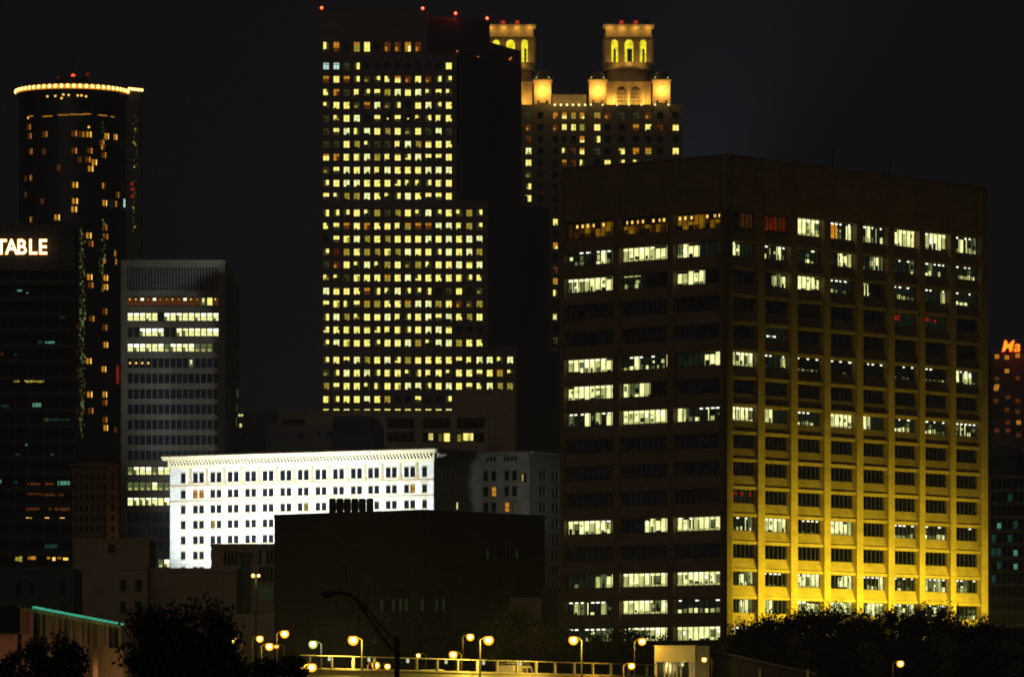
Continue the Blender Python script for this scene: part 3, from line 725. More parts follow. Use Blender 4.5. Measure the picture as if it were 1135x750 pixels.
EL = [(19, 25, 322, 3, 19), (29, 32, 324.5, 2, 19), (42, 47, 379, 4, 20), (49, 61, 380, 5, 19), (16, 19, 393, 3, 20), (1, 4, 392, 3, 18), (15, 50, 421, 6, 15), (27, 38, 420, 5, 14), (36, 46, 449, 7, 19), (48, 54, 465, 4, 16), (54, 78, 465, 2, 20),
      (28, 31, 492, 4, 19), (17, 23, 505, 5, 19), (56, 60, 504, 2, 19), (64, 78, 535, 6, 19), (30, 45, 536, 3, 18), (47, 60, 536, 3, 18), (30, 46, 547, 2, 18), (47, 78, 548, 3, 18), (29, 44, 563, 6, 18), (47, 78, 563, 6, 18), (29, 35.5, 575, 5, 9), (49, 55, 575, 5, 9), (66, 72, 575, 5, 9),
      (0, 2, 533, 4, 19), (15, 20, 534, 3, 20), (50, 64, 605, 6, 20), (17, 25, 619, 6, 15), (31, 40, 618, 4, 17), (52, 56, 618, 3, 17), (58, 62, 619, 4, 9), (64, 68, 618, 3, 17), (70, 76, 619, 3, 9), (2, 10, 450, 3, 20), (66, 72, 352, 2, 20), (8, 30, 312, 1.2, 20), (52, 70, 311, 1.2, 20)]
rr = random.Random(4)
for x0, x1, y, h, m_ in EL:
    b = MB(); n = max(1, int((x1 - x0)/3.2)); w_ = (X(x1) - X(x0))/n
    for i in range(n):
        if n > 3 and rr.random() < .18: continue
        hh = h*rr.uniform(.65, 1)
        b.box(i*w_, (i+1)*w_ - .12, 0, .1, -hh/2*S, hh/2*S, m_)
    if b.f: b.build('window', TE, root, (X(x0) - root.location.x, .1, Z(y) - gz(D)))
sg = thing('building_sign', 'large glowing orange-white sign reading TABLE across the top of the black tower', 'sign', (X(27), D - .6, Z(282)))
LET = emi('sign_letter', lin((255, 220, 150)), 4.5); LET2 = emi('sign_letter_edge', lin((255, 130, 20)), 1.6)
def text_obj(ch, size, ext, mats, name, parent, loc, bold=0.0, shear=0, wscale=1.0):
    c = bpy.data.curves.new(name, 'FONT'); c.body = ch; c.size = size; c.extrude = ext; c.offset = bold; c.shear = shear; c.align_x = 'LEFT'
    tmp = bpy.data.objects.new('tmp', c); SC.collection.objects.link(tmp)
    dg = bpy.context.evaluated_depsgraph_get(); me = bpy.data.meshes.new_from_object(tmp.evaluated_get(dg))
    SC.collection.objects.unlink(tmp); bpy.data.objects.remove(tmp); 
    me.transform(Matrix.Scale(wscale, 4, (1, 0, 0))); me.transform(Matrix.Rotation(R(90), 4, 'X')); me.materials.clear()
    for m_ in mats: me.materials.append(m_)
    o = link(name, me, parent, loc); return o
for ch, px in (('T', -4.5), ('A', 6.3), ('B', 18.5), ('L', 31.5), ('E', 42.5)):
    lx_ = X(px) - sg.location.x
    text_obj(ch, 4.95, .12, [LET2], 'letter', sg, (lx_ - .03, .35, .05), .17, 0, .86)
    text_obj(ch, 4.95, .15, [LET], 'letter_tube', sg, (lx_, 0, .05), .05, 0, .86)
for o in [c for c in sg.children if c.name.startswith('letter_tube')]:
    near = min([c for c in sg.children if not c.name.startswith('letter_tube')], key=lambda c: abs(c.location.x - o.location.x))
    o.parent = near; o.location = (.03, -.35, 0)
for px in (0, 14, 27, 40, 52): point(sg, (X(px) - sg.location.x, -3, 1.8), 60, (1, .5, .1), .5)

# ================================================================== grey office with louvred top
D = 1420; S = mpp(D)
X = lambda px: PX(px, D); Z = lambda py: PZ(py, D)
L_WALL = mat('grey_precast', (.17, .155, .125), .8, .15, .12)
NAVY = mat('navy_glass', (.010, .013, .030), .25, .3, .1, spec=.5)
root = thing('louvred_office', 'grey slab office with a louvred top storey and strips of pale lit windows', 'office building', (X(192), D, gz(D)))
fo = Face(root, (0, D), 0)
rwy = [328.6 + 17.05*k for k in range(18)]; x0, x1 = 141, 242.6
wl = MB()
wl.box(X(134), X(x0), 0, .6, gz(D) - 1, Z(288)); wl.box(X(x1), X(249.6), 0, .6, gz(D) - 1, Z(288))
wl.box(X(x0), X(x1), 0, .6, Z(296), Z(288)); prev = 321.5
for y in rwy:
    wl.box(X(x0), X(x1), .12, .6, Z(y), Z(prev)); prev = y + 10.7
wl.box(X(x0), X(x1), .12, .6, gz(D) - 1, Z(prev)); fo.put('wall', wl, [L_WALL])
b = MB()
for i in range(30): xx = X(x0) + (X(x1) - X(x0))*(i + .5)/30; b.box(xx - .13, xx + .13, .15, .6, Z(321.5), Z(296))
fo.put('louvres', b, [L_WALL])
b = MB(); b.box(X(134.1), X(249.5), .65, 73, gz(D) - 1, Z(288.3)); fo.put('core', b, [mat('dark_core', (.035, .033, .04), .8)])
b = MB()
for k in range(18): b.box(X(249.5), X(249.5) + .12, 4, 72, Z(rwy[k] - 1), Z(rwy[k] - 6.3))
for k in range(12): b.box(X(249.5), X(249.5) + .25, 3 + k*6, 3.6 + k*6, gz(D), Z(288.3))
fo.put('side_bands', b, [L_WALL])
for k, i in ((5, 9), (5, 10), (6, 9), (7, 8)):
    b = MB(); b.box(X(249.5) + .05, X(249.5) + .2, 30 + i*3, 32.6 + i*3, Z(rwy[k] + 10), Z(rwy[k] + 1)); fo.put('window', b, [emi('side_room', lin((90, 110, 70)), .5)])
LB = {0: 'qqwqwqqqqwqqpLq', 1: 'LLLLL.LLLLLLLLL', 2: 'ddLLLLddLLLLLLL', 3: 'LLLLLLmLLLLmmmd', 4: 'tntn......p....', 5: '......gg..gggg.', 11: 'mLLLmLLLLLLLLLL', 12: 'mmmmLmmmmmmmmmm', 13: 'LLLLLLLLLLLLLLL', 17: '.....mLL.......'}
SLOT = PAL + [L_WALL, NAVY]
w1 = (X(x1) - X(x0))/15; rr = random.Random(6); items = []
for k, y in enumerate(rwy):
    H = 10.7*S
    for i in range(15):
        st = LB.get(k, '.'*15)[i]; b = MB()
        b.box(.12, w1 - .12, .2, .3, .1, H - .1, len(SLOT) - 1)
        b.box(0, .14, -.02, .3, 0, H, len(SLOT) - 2); b.box(w1 - .14, w1, -.02, .3, 0, H, len(SLOT) - 2)
        q = lambda u0, u1, z0, z1, m_, v: b.box(u0*w1, u1*w1, v, v + .02, z0*H, z1*H, m_)
        if st == 'L':
            q(.1, .9, .12, .88, 2, .17); 
            if rr.random() < .7: q(.1, .9, rr.uniform(.5, .8), .88, 6, .15)
            if rr.random() < .4: q(.1, .5, .12, rr.uniform(.3, .7), 4, .14)
        elif st == 'm': q(.1, .9, .1, .9, 4, .17); q(.2, .7, .1, .35, 3, .15)
        elif st == 'd': q(.1, .9, .1, .9, 5, .17)
        elif st == 'g': q(.1, .9, .1, .9, 11, .18) if rr.random() < .7 else None
        elif st == 'q': q(.1, .9, .1, .9, 18, .17); q(.3, .5, .65, .8, 17 if rr.random() < .6 else 9, .15)
        elif st == 'w': q(.1, .9, .1, .9, 18, .17); q(.2, .7, .6, .85, 6, .15)
        elif st == 'p': q(.1, .8, .1, .9, 4, .17); q(.3, .6, .4, .8, 2, .15)
        elif st in 'tn': q(.3, .6, .4, .6, 9, .15)
        items.append((b, X(x0) + i*w1, Z(y + 10.7), st == '.'))
        if k == 0 and i == 13: b.m = [14 if m_ in (2, 4) else m_ for m_ in b.m]
items.sort(key=lambda t: t[3])
place_windows(fo, [t[:3] for t in items], SLOT, v=.15, cap=100)

# ================================================================== floodlit white building (two wings)
D = 1335; S = mpp(D)
H_WALL = mat('white_glazed_terracotta', (.80, .81, .79), .55, .1, .5, brick=(1.2, .4, .02, .82), bump=.1)
H_CORN = mat('cream_cornice', (.80, .72, .50), .6, .15, .6)
H_ORN = mat('ochre_ornament', (.50, .40, .22), .7, .3, .8)
H_SASH = mat('dark_window_sash', (.012, .011, .01), .7, .2, spec=.1)
AHR = math.atan2(.876, .482); AHL = AHR - math.pi/2
cor = (PX(480.7, D), D)
root = thing('white_terracotta_block', 'brilliant white floodlit terracotta office block with a deep bracketed cornice', 'office building', (cor[0], cor[1], gz(D)))
k_ = on_line(188.5, cor, AHL + math.pi); LW = k_
lo = (cor[0] + math.cos(AHL + math.pi)*LW, cor[1] + math.sin(AHL + math.pi)*LW)
fh = Face(root, lo, AHL); fhr = Face(root, cor, AHR)
z_ = lambda y: PZ(y, D)                              # heights measured at the corner column
rtop = [(516.6, 527.6)] + [(536.4 + 17.35*k, 545 + 17.35*k) for k in range(12)]
ZT = z_(496)
pair = [219.9, 239.2, 258.3, 277.7, 297, 316.7, 336, 355.7, 375.1, 395, 414.1, 433.7, 454]
singles = [202.9, 470.6]
cols = []; 
for p in pair: cols += [(p - 6.1, p - .7), (p + .7, p + 6.1)]
for p in singles: cols.append((p - 2.7, p + 2.7))
cols = sorted(cols)
CU = [(fh.u(a), fh.u(b)) for a, b in cols]
RZ = [(z_(b), z_(a)) for a, b in rtop]
wl = MB(); grid_wall(wl, 0, LW, gz(D) - 1, z_(511.5), CU, RZ, .5)
fh.put('wall', wl, [H_WALL, GLASS])
b = MB()                                              # string courses, lintels and roundels between the bays
edges = [fh.u((a + c)/2) for a, c in zip([202.9] + pair, pair + [470.6])]
for k, (za, zb) in enumerate(RZ):
    for (a, c) in CU: b.box(a - .12, c + .12, -.14, -.003, za - .28, za - .02); b.box(a - .1, c + .1, -.1, -.003, zb + .02, zb + .22)
    if k in (0, 1):
        b.box(.0, LW, -.18, -.004, za - .95, za - .62)
for u in edges:
    b.box(u - .28, u + .28, -.2, -.004, RZ[0][0] - .5, z_(512)); 
    b.box(u - .5, u + .5, -.26, -.006, RZ[0][0] - .6, RZ[0][0] + .3); b.box(u - .4, u + .4, -.24, -.005, z_(513.5), z_(511.6))
for k in range(1, len(RZ)):
    for p in pair + singles:
        u = fh.u(p)
        for s_ in (-.9, -.3, .3, .9): b.box(u + s_ - .14, u + s_ + .14, -.09, -.003, RZ[k][1] + .5, RZ[k][1] + .8)
fh.put('ornament', b, [H_ORN])
def cornice(face, L, m_, brk=True):
    c = MB(); z0 = z_(511.5)
    c.box(-.15, L + .15, -.25, .5, z0, z0 + .35); c.box(-.3, L + .3, -.35, .5, z0 + .35, z0 + .7)
    c.box(-.4, L + .4, -.45, .5, z0 + .7, z_(502)); c.box(-1.3, L + 1.3, -1.6, .5, z_(502), z_(499.3)); c.box(-1.5, L + 1.5, -1.85, .5, z_(499.3), z_(497.6)); c.box(-1.2, L + 1.2, -1.4, .5, z_(497.6), ZT)
    face.put('cornice', c, [m_])
    c = MB(); n = int(L/.92)
    for i in range(n): u = (i + .5)*L/n; c.extrude_u([(-.45, z_(502)), (-1.45, z_(502)), (-1.45, z_(502) - .35), (-.9, z_(502) - .8), (-.45, z0 + .75)], u - .2, u + .2)
    o = face.put('brackets', c, [m_]); o['kind'] = 'stuff'
    c = MB()  # dark panels standing in for the shade between the brackets
    for i in range(n - 1): u = (i + 1)*L/n; c.box(u - .2, u + .2, -.5, -.455, z0 + .85, z_(502) - .05)
    o = face.put('bracket_shadow_panels', c, [H_SASH]); o['kind'] = 'stuff'
cornice(fh, LW, H_CORN)
items = []
def sash(W, H, lit_=0):
    b = MB(); b.box(0, W, .2, .22, 0, H, 0)
    if lit_: b.box(.05, W - .05, .16, .18, .05, H*.95, lit_)
    b.box(0, .1, .05, .2, 0, H, 1); b.box(W - .1, W, .05, .2, 0, H, 1); b.box(.1, W - .1, .05, .2, 0, .1, 1); b.box(.1, W - .1, .05, .2, H - .1, H, 1)
    b.box(.1, W - .1, .02, .18, H*.5 - .06, H*.5 + .06, 1)
    return b
SM = [GLASS, H_SASH, PAL[17], PAL[15], PAL[16], PAL[2]]
rr = random.Random(17)
litw = {(1, 1): 2, (1, 2): 2, (2, 14): 3, (3, 2): 4, (3, 3): 3, (3, 4): 4, (1, 26): 2, (5, 2): 4, (3, 12): 4}
for k, (za, zb) in enumerate(RZ):
    for i, (a, c) in enumerate(CU):
        li = litw.get((k, i), 0)
        pu = random.Random(k*40 + i).uniform(0, 1)
        s_ = sash(c - a, zb - za, li)
        if pu < .3 and not li: s_.box(.12, c - a - .12, .17, .19, (zb - za)*rr.uniform(.5, .8), zb - za - .1, 1)   # blind part way down
        vis = k < 6 and (k < 4 or a < fh.u(303))
        items.append((s_, a, za, not vis, li == 0))
items.sort(key=lambda t: (t[3], t[4]))
place_windows(fh, [t[:3] for t in items], SM, v=.2, cap=100)
# right-hand side wall, in shade
LR2 = on_line(533.5, cor, AHR)
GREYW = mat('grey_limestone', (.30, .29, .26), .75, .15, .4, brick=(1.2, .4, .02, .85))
cu = []
for t in (.2, .47, .75): m_ = LR2*t; cu += [(m_ - 1.35, m_ - .2), (m_ + .2, m_ + 1.35)]
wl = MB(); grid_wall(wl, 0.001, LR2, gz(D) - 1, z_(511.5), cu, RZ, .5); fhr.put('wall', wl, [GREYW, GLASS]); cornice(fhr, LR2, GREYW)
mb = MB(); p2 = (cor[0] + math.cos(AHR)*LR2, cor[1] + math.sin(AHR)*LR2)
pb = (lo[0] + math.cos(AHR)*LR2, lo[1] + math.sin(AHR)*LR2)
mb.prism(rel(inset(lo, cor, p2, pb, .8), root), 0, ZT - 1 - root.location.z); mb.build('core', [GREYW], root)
b = MB(); x_, y_ = on(fhr, LR2*.5, .3); b.box(-.5, .5, 0, .05, 0, 1.6); b.build('window', [PAL[2]], root, (x_ - root.location.x, y_ - root.location.y - .25, z_(562) - root.location.z), AHR)
# floodlights standing on the lower roofs in front of it
n_h = (math.sin(AHL), -math.cos(AHL))
for i in range(7):
    u = LW*(i + .5)/7; x_, y_ = on(fh, LW/2 + (u - LW/2)*.82, -32); tx, ty = on(fh, LW/2 + (u - LW/2)*.86, 0)
    spot('floodlight', (x_, y_, z_(640)), (tx, ty, z_(545)), 80000 if i in (0, 6) else 58000, COOL, 68, .8, .5)
# rear wing with its own cornice
D2 = 1365
root = thing('rear_limestone_wing', 'dim limestone block right of the white building, with a turreted corner and two orange rooms', 'office building', (PX(587, D2), D2, gz(D)))
S2 = mpp(D2); AW = AHL; co2 = (PX(587, D2), D2)
L2 = on_line(533.3, co2, AW + math.pi); lo2 = (co2[0] + math.cos(AW + math.pi)*L2, co2[1] + math.sin(AW + math.pi)*L2)
fw = Face(root, lo2, AW); fwr = Face(root, co2, AHR); zz = lambda y: PZ(y, D2)
STW = mat('weathered_limestone', (.42, .41, .37), .75, .2, .4, brick=(1.2, .4, .02, .85))
cw2 = [(fw.u(x - 2.7), fw.u(x + 2.7)) for x in (538.3, 547, 561.5, 570, 582.3)]
rz2 = [(zz(b), zz(a)) for a, b in [(522 + 17.5*k - 1.5, 534.5 + 17.5*k - 3) for k in range(12)]]
wl = MB(); grid_wall(wl, 0, L2, gz(D) - 1, zz(512), cw2, rz2, .5); fw.put('wall', wl, [STW, GLASS])
LR3 = on_line(622, co2, AHR); cu = []
for t in (.36, .46, .76, .86): cu.append((LR3*t - .9, LR3*t + .9))
wl = MB(); grid_wall(wl, 0.001, LR3, gz(D) - 1, zz(512), cu, rz2, .5); fwr.put('wall', wl, [STW, GLASS])
for f_, L_ in ((fw, L2), (fwr, LR3)):
    c = MB(); c.box(-.1, L_ + .1, -.3, .5, zz(512), zz(510.5)); c.box(-.5, L_ + .5, -1.3, .5, zz(502.5), zz(500)); c.box(-.2, L_ + .2, -.2, .5, zz(510.5), zz(502.5)); f_.put('cornice', c, [STW])
for x in (537, 541, 545, 549, 560, 564, 568, 572):
    b = MB(); u = fw.u(x); b.box(u - .3, u + .3, -.26, -.203, zz(510), zz(505.5)); fw.put('attic_slot', b, [GLASS])
b = MB(); u0, u1 = fw.u(575.5), L2 + .3
b.box(u0, u1, -.7, -.31, gz(D), zz(512)); b.box(u0 - .2, u1 + .2, -1.7, -1.31, zz(506), zz(501)); b.box(u0, u1 + .1, -1.2, -.33, zz(512), zz(506)); fw.put('turret', b, [STW])
items = []
lw2 = {(1, 1): 2, (2, 2): 2, (0, 4): 3, (2, 3): 4, (1, 4): 4}
for k in range(8):
    for i, (a, c) in enumerate(cw2): items.append((sash(c - a, rz2[k][1] - rz2[k][0], lw2.get((k, i), 0)), a, rz2[k][0]))
place_windows(fw, items[:40], SM, v=.2, cap=60)
items = [(sash(c - a, rz2[k][1] - rz2[k][0]), a, rz2[k][0]) for k in range(10) for (a, c) in cu]
place_windows(fwr, items, SM, v=.2, cap=60)
b = MB(); u = fw.u(582.3); b.box(u - .8, u + .8, -.85, -.71, zz(534), zz(524), 0); b.box(u - .5, u - .05, -.9, -.86, zz(533), zz(525), 3); fw.put('turret_window', b, SM)
p2 = (co2[0] + math.cos(AHR)*LR3, co2[1] + math.sin(AHR)*LR3); pb = (lo2[0] + math.cos(AHR)*LR3, lo2[1] + math.sin(AHR)*LR3)
mb = MB(); mb.prism(rel(inset(lo2, co2, p2, pb, .8), root), 0, zz(501) - root.location.z); mb.build('core', [STW], root)
spot('floodlight', (PX(500, 1345) + 20, 1330, zz(560)), (PX(560, 1365), 1368, zz(530)), 3500, COOL, 60)

# ================================================================== dark brick block in the middle, with cooling units
D = 900; S = mpp(D)
B_WALL = mat('black_brown_brick', (.062, .047, .044), .85, .4, .12, brick=(2.4, 1.2, .07, .45))
GREEN = emi('green_slit_light', lin((44, 58, 38)), .38, .5, .6)
a_r = R(90 - 38.6); a_l = a_r - math.pi/2
cor = (PX(470, D), D)
root = thing('brick_block', 'nearly black windowless block in front of the white building, cooling units on its roof', 'building', (cor[0], cor[1], gz(D)))
LW = on_line(304, cor, a_l + math.pi); lo = (cor[0] + math.cos(a_l + math.pi)*LW, cor[1] + math.sin(a_l + math.pi)*LW); LRr = on_line(604, cor, a_r)
fa = Face(root, lo, a_l); fb = Face(root, cor, a_r); ZT = PZ(565, D)
rr = random.Random(12)
def slit_face(face, L, xs, seed):
    b = MB(); b.box(0, L, 0, .5, gz(D) - 1, ZT); b.box(-.02, L + .02, -.12, -.003, ZT - .5, ZT + .1)
    for z in (590, 620, 650, 680): b.box(0, L, -.05, -.002, PZ(z, D), PZ(z, D) + .25)
    face.put('wall', b, [B_WALL])
    for (px, y0, y1, on_) in xs:
        u = face.u(px); b = MB(); h = (y1 - y0)*S
        b.box(0, .62, 0, .04, 0, h, 1 if on_ else 0); b.box(-.08, 0, -.1, .06, -.1, h + .1, 2); b.box(.62, .7, -.1, .06, -.1, h + .1, 2)
        if on_: b.box(0, .62, -.03, 0, h*.55, h, 0)
        p = face.M() @ Vector((u, -.08, PZ(y1, D)))
        b.build('slit_window', [GLASS, GREEN, B_WALL], root, (p.x - root.location.x, p.y - root.location.y, p.z - root.location.z), face.a)
slit_face(fa, LW, [(378.5, 624, 648, 0), (383, 624, 648, 0), (373, 663, 676, 0), (380, 663, 676, 0), (389, 652, 676, 0), (396, 652, 676, 0), (405, 652, 676, 0), (386, 680, 698, 0), (396, 680, 698, 0), (413.5, 703, 712, 1),
                   (422, 652, 676, 1), (435, 652, 676, 1), (443, 652, 676, 1), (449, 652, 676, 1), (467, 652, 676, 1), (430, 680, 686, 1), (446, 680, 690, 0), (460, 684, 692, 0)], 1)
slit_face(fb, LRr, [(475, 680, 690, 0), (482, 652, 676, 1), (489.7, 652, 676, 1), (494, 678, 686, 0), (505, 622, 660, 0), (512, 622, 660, 0), (524, 598, 640, 0), (535, 598, 640, 0), (538.5, 598, 616, 1), (553, 598, 650, 0), (561, 598, 650, 0), (571, 598, 614, 1), (574, 598, 650, 0), (585, 610, 655, 0), (594, 610, 655, 0)], 2)
mb = MB(); p2 = (cor[0] + math.cos(a_r)*LRr, cor[1] + math.sin(a_r)*LRr); pb = (lo[0] + math.cos(a_r)*LRr, lo[1] + math.sin(a_r)*LRr)
mb.prism(rel(inset(lo, cor, p2, pb, .8), root), 0, ZT - .6 - root.location.z); mb.build('core', [B_WALL], root)
BLK = mat('black_steel', (.012, .012, .012), .6)
for k in range(6):
    d = 915; s_ = mpp(d); px = 364.5 + k*8.3
    t = thing('cooling_unit', ['leftmost black cooling unit on the dark block roof', 'second cooling unit from the left on the dark roof', 'third cooling unit from the left on the dark roof',
              'fourth cooling unit from the left on the dark roof', 'fifth cooling unit from the left on the dark roof', 'rightmost black cooling unit on the dark block roof'][k], 'cooling unit', (PX(px, d), d, ZT - .6), 0, 'cooling units on the dark block roof')
    b = MB(); z1 = PZ(552.5, d) - t.location.z; z0 = PZ(562, d) - t.location.z; w_ = 7.6*s_
    b.box(0, w_, 0, 2.4, z1 - .6, z1); b.box(0, w_, 0, 2.4, z0 - 1.4, z0 + .1); b.box(0, w_, 0, .12, (z0 + z1)/2 - .35, (z0 + z1)/2 + .1)
    for xx in (0, w_*.5 - .15, w_ - .4):
        b.box(xx, xx + .4, .002, .25, 0, z1 - .01); b.box(xx, xx + .4, 2.15, 2.398, 0, z1 - .01)
    b.build('frame', [BLK], t)
    b = MB(); b.cyl((w_/2, 1.2), w_*.42, z1, z1 + .12, n=16); b.build('fan_cowl', [BLK], t)

# ================================================================== rooftops behind the white building
def slab(name, label, x0, x1, ytop, D, depth, m, win=(), cat='building', rz=0, floors=None, wins_m=None, yb=None):
    root = thing(name, label, cat, (PX((x0 + x1)/2, D), D, gz(D)), rz)
    b = MB(); w_ = (PX(x1, D) - PX(x0, D))/2; zt = PZ(ytop, D) - gz(D)
    cols = []; 
    b.box(-w_, w_, 0, depth, -1, zt); b.box(-w_ - .12, w_ + .12, -.15, depth + .1, zt - .55, zt + .12)
    b.build('wall', [m], root)
    for (a, c, y0, y1, mi) in win:
        xa, xb = PX(a, D) - root.location.x, PX(c, D) - root.location.x; za, zb = PZ(y1, D) - gz(D), PZ(y0, D) - gz(D)
        q = MB(); q.box(0, xb - xa, -.02, .06, 0, zb - za, mi); q.box(-.1, 0, -.14, .06, -.1, zb - za + .1, 1); q.box(xb - xa, xb - xa + .1, -.14, .06, -.1, zb - za + .1, 1); q.box(0, xb - xa, -.14, .06, -.1, 0, 1)
        n = int((xb - xa)/1.3)
        for i in range(1, n): q.box((xb - xa)*i/n - .05, (xb - xa)*i/n + .05, -.1, -.02, 0, zb - za, 1)
        q.build('window', PAL, root, (xa, -.06, za))
    return root
BEIGE = mat('beige_concrete', (.36, .30, .20), .85, .2, .2, brick=(3.5, 2.0, .03, .8))
TAN = mat('tan_stucco', (.32, .24, .16), .9, .2, .2)
DKC = mat('dark_roof_plant', (.055, .05, .055), .85, .2, .3)
wn = []
for a, c in ((429.5, 459), (468.7, 498.6), (506.8, 536.6)):
    k = (c - a)/4
    for y0, y1 in ((463, 474), (479, 489)):
        for i, (p, q) in enumerate(((a, a + k*.8), (a + k*.95, a + k*3.05), (a + k*3.2, c))):
            wn.append((p, q, y0, y1, 0))
wn = [w_ for w_ in wn]
lit_ = {(468.7, 479): 3, }
wn2 = []
for (p, q, y0, y1, m_) in wn:
    if y0 == 479 and p > 460: m_ = 0
    wn2.append((p, q, y0, y1, m_))
wn2 += [(474.8, 480, 480, 487.5, 14), (486, 490, 480, 489, 15), (491.5, 498.5, 480, 489, 14), (507, 511, 481, 489, 15), (513, 524.5, 480, 488, 14)]
wn2 = [w_ for w_ in wn2 if not (w_[4] == 0 and w_[2] == 479 and w_[0] in (475.675,))]
slab('beige_terrace_block', 'beige block with window ribbons under the tall granite tower, a few windows lit yellow', 340, 541, 455, 1500, 26, BEIGE, wn2)
slab('plain_beige_block', 'plain windowless beige block rising behind the beige ribbon-windowed one', 502, 571, 433, 1540, 30, TAN)
slab('low_roof_block', 'low dim beige building with an unlit upper ribbon, left of the beige ribbon-windowed block', 308, 339.4, 456, 1506, 22, BEIGE, [(314, 337, 464, 470, 0)])
t = slab('plant_room', 'pale grey rooftop plant room behind the white building cornice', 294.7, 368, 470.5, 1470, 12, mat('grey_sheet_metal', (.16, .145, .145), .7, .2, .2), [(331, 336, 479, 486, 0), (353, 355.5, 479, 484, 0), (361, 367, 479, 484, 0)])
du = thing('roof_duct', 'thick dark duct curving down over the rooftop plant room', 'duct', (PX(400, 1462), 1462, gz(1462)))
b = MB(); zc = lambda y: PZ(y, 1462) - gz(1462); xd = lambda p: PX(p, 1462) - du.location.x
b.tube([(xd(369), 0, zc(466)), (xd(410), 0, zc(465)), (xd(417), 0, zc(468)), (xd(421), 0, zc(476)), (xd(421), 0, zc(500)), (xd(421), 0, zc(560))], 1.1, 10); b.build('duct', [DKC], du)
b = MB(); b.box(xd(369), xd(416), 1.5, 10, -1, zc(470)); b.build('wall', [DKC], du)
slab('dark_flat_block', 'dark flat-roofed block between the louvred office and the rooftop plant room', 238, 296, 481, 1490, 30, DKC)
slab('dark_pent_block', 'low dark penthouse block above the flat-roofed one', 268, 310, 457, 1560, 30, mat('dark_block', (.06, .055, .05), .9))
lm = thing('rooftop_lamp_mast', 'small mast with two lights, one above the other, on the dark flat roof', 'lamp', (PX(266.8, 1485), 1485, PZ(482, 1485)))
b = MB(); b.tube([(0, 0, 0), (0, 0, 22*mpp(1485) + .6)], .1); b.build('pole', [MULL], lm)
for dx, y in ((-.35, 460), (.35, 460), (0, 470.5), (0, 472)):
    b = MB(); b.ball((dx, -.2, PZ(y, 1485) - lm.location.z), .33); b.build('lamp', [emi('mast_lamp', lin((225, 215, 130)), 1.1)], lm)

# ================================================================== low buildings, lower left
OLD = mat('old_brick', (.20, .12, .07), .85, .25, .3, brick=(.6, .3, .03, .7))
D = 1200
root = thing('old_narrow_tower', 'old narrow brick building with dark windows, its right end tinted orange', 'building', (PX(118, D), D, gz(D)))
co = (PX(118.5, D), D); aL, aR = R(-32), R(58)
L_ = on_line(80, co, aL + math.pi); lo = (co[0] + math.cos(aL + math.pi)*L_, co[1] + math.sin(aL + math.pi)*L_); L2 = on_line(131.5, co, aR)
f1, f2 = Face(root, lo, aL), Face(root, co, aR); z_ = lambda y: PZ(y, D)
rws = [(z_(531 + 11.6*k), z_(524 + 11.6*k)) for k in range(9)]
c1 = [(L_*(i + .3)/6, L_*(i + .72)/6) for i in range(6)]
for f_, L, cc_ in ((f1, L_, c1), (f2, L2, [(L2*.35, L2*.65)])):
    b = MB(); grid_wall(b, 0.001 if f_ is f2 else 0, L, gz(D) - 1, z_(516), cc_, rws, .4); b.box(-.2, L + .2, -.6, .4, z_(516), z_(512.5)); b.box(-.1, L + .1, -.25, -.002, z_(556), z_(554)); f_.put('wall', b, [OLD, GLASS])
mb = MB(); p2 = (co[0] + math.cos(aR)*L2, co[1] + math.sin(aR)*L2); pb = (lo[0] + math.cos(aR)*L2, lo[1] + math.sin(aR)*L2)
mb.prism(rel(inset(lo, co, p2, pb, .8), root), 0, z_(517) - root.location.z); mb.build('core', [OLD], root)
for f_, cc_ in ((f1, c1), (f2, [(L2*.35, L2*.65)])):
    place_windows(f_, [(sash(c_ - a_, r_[1] - r_[0]), a_, r_[0]) for r_ in rws for a_, c_ in cc_], SM, v=.1, cap=60)
pt_ = (co[0] + math.cos(aR)*L2*.5 + 10, co[1] + math.sin(aR)*L2*.5 - 7)
spot('street_light', (pt_[0], pt_[1], z_(600)), (co[0] + math.cos(aR)*L2*.5, co[1] + math.sin(aR)*L2*.5, z_(555)), 650, (1, .5, .12), 110)
slab('grey_flat_block', 'plain brown flat-roofed block with one small dark window, below the old narrow building', 82, 165, 597, 1050, 20, TAN, [(120.5, 127.5, 603, 611.5, 0)])
TEALW = mat('teal_grey_wall', (.05, .09, .085), .9, .25, .2)
slab('teal_grey_block', 'dim teal-grey block at the left edge under the black tower', -60, 81.6, 630, 1000, 20, TEALW, [(18, 24, 645, 658, 0), (67, 73, 643, 657, 0), (67, 73, 668, 680, 0), (33, 38, 645, 657, 0)])
t = slab('plain_tan_block', 'low tan wall-like block with four small windows beneath the louvred office', 132, 163.2, 627, 960, 20, TAN, [(134, 139.5, 642, 654, 0), (150.5, 156.5, 642, 654, 0), (134, 139, 666, 679, 0), (150, 156, 666, 679, 0)])
slab('plain_tan_annex', 'blank tan annex wall in front of the white building, right of the four small windows', 163.4, 262, 630, 966, 20, TAN)
D = 1000
root = slab('beige_slit_building', 'beige concrete building with dark vertical window slits, left of the black block', 234, 303.5, 603, D, 20, BEIGE)
z_ = lambda y: PZ(y, D) - gz(D); x_ = lambda p: PX(p, D) - root.location.x
def slits(xs, y0, y1, lit__=()):
    for i, (a, c) in enumerate(xs):
        b = MB(); b.box(0, x_(c) - x_(a), -.05, .02, 0, z_(y0) - z_(y1), 1 if i in lit__ else 0); b.box(-.12, 0, -.25, .02, -.1, z_(y0) - z_(y1) + .1, 2); b.build('slit_window', [GLASS, GREEN, BEIGE], root, (x_(a), -.02, z_(y1)))
slits([(248 + 4.1*i, 251 + 4.1*i) for i in range(4)], 610, 626)
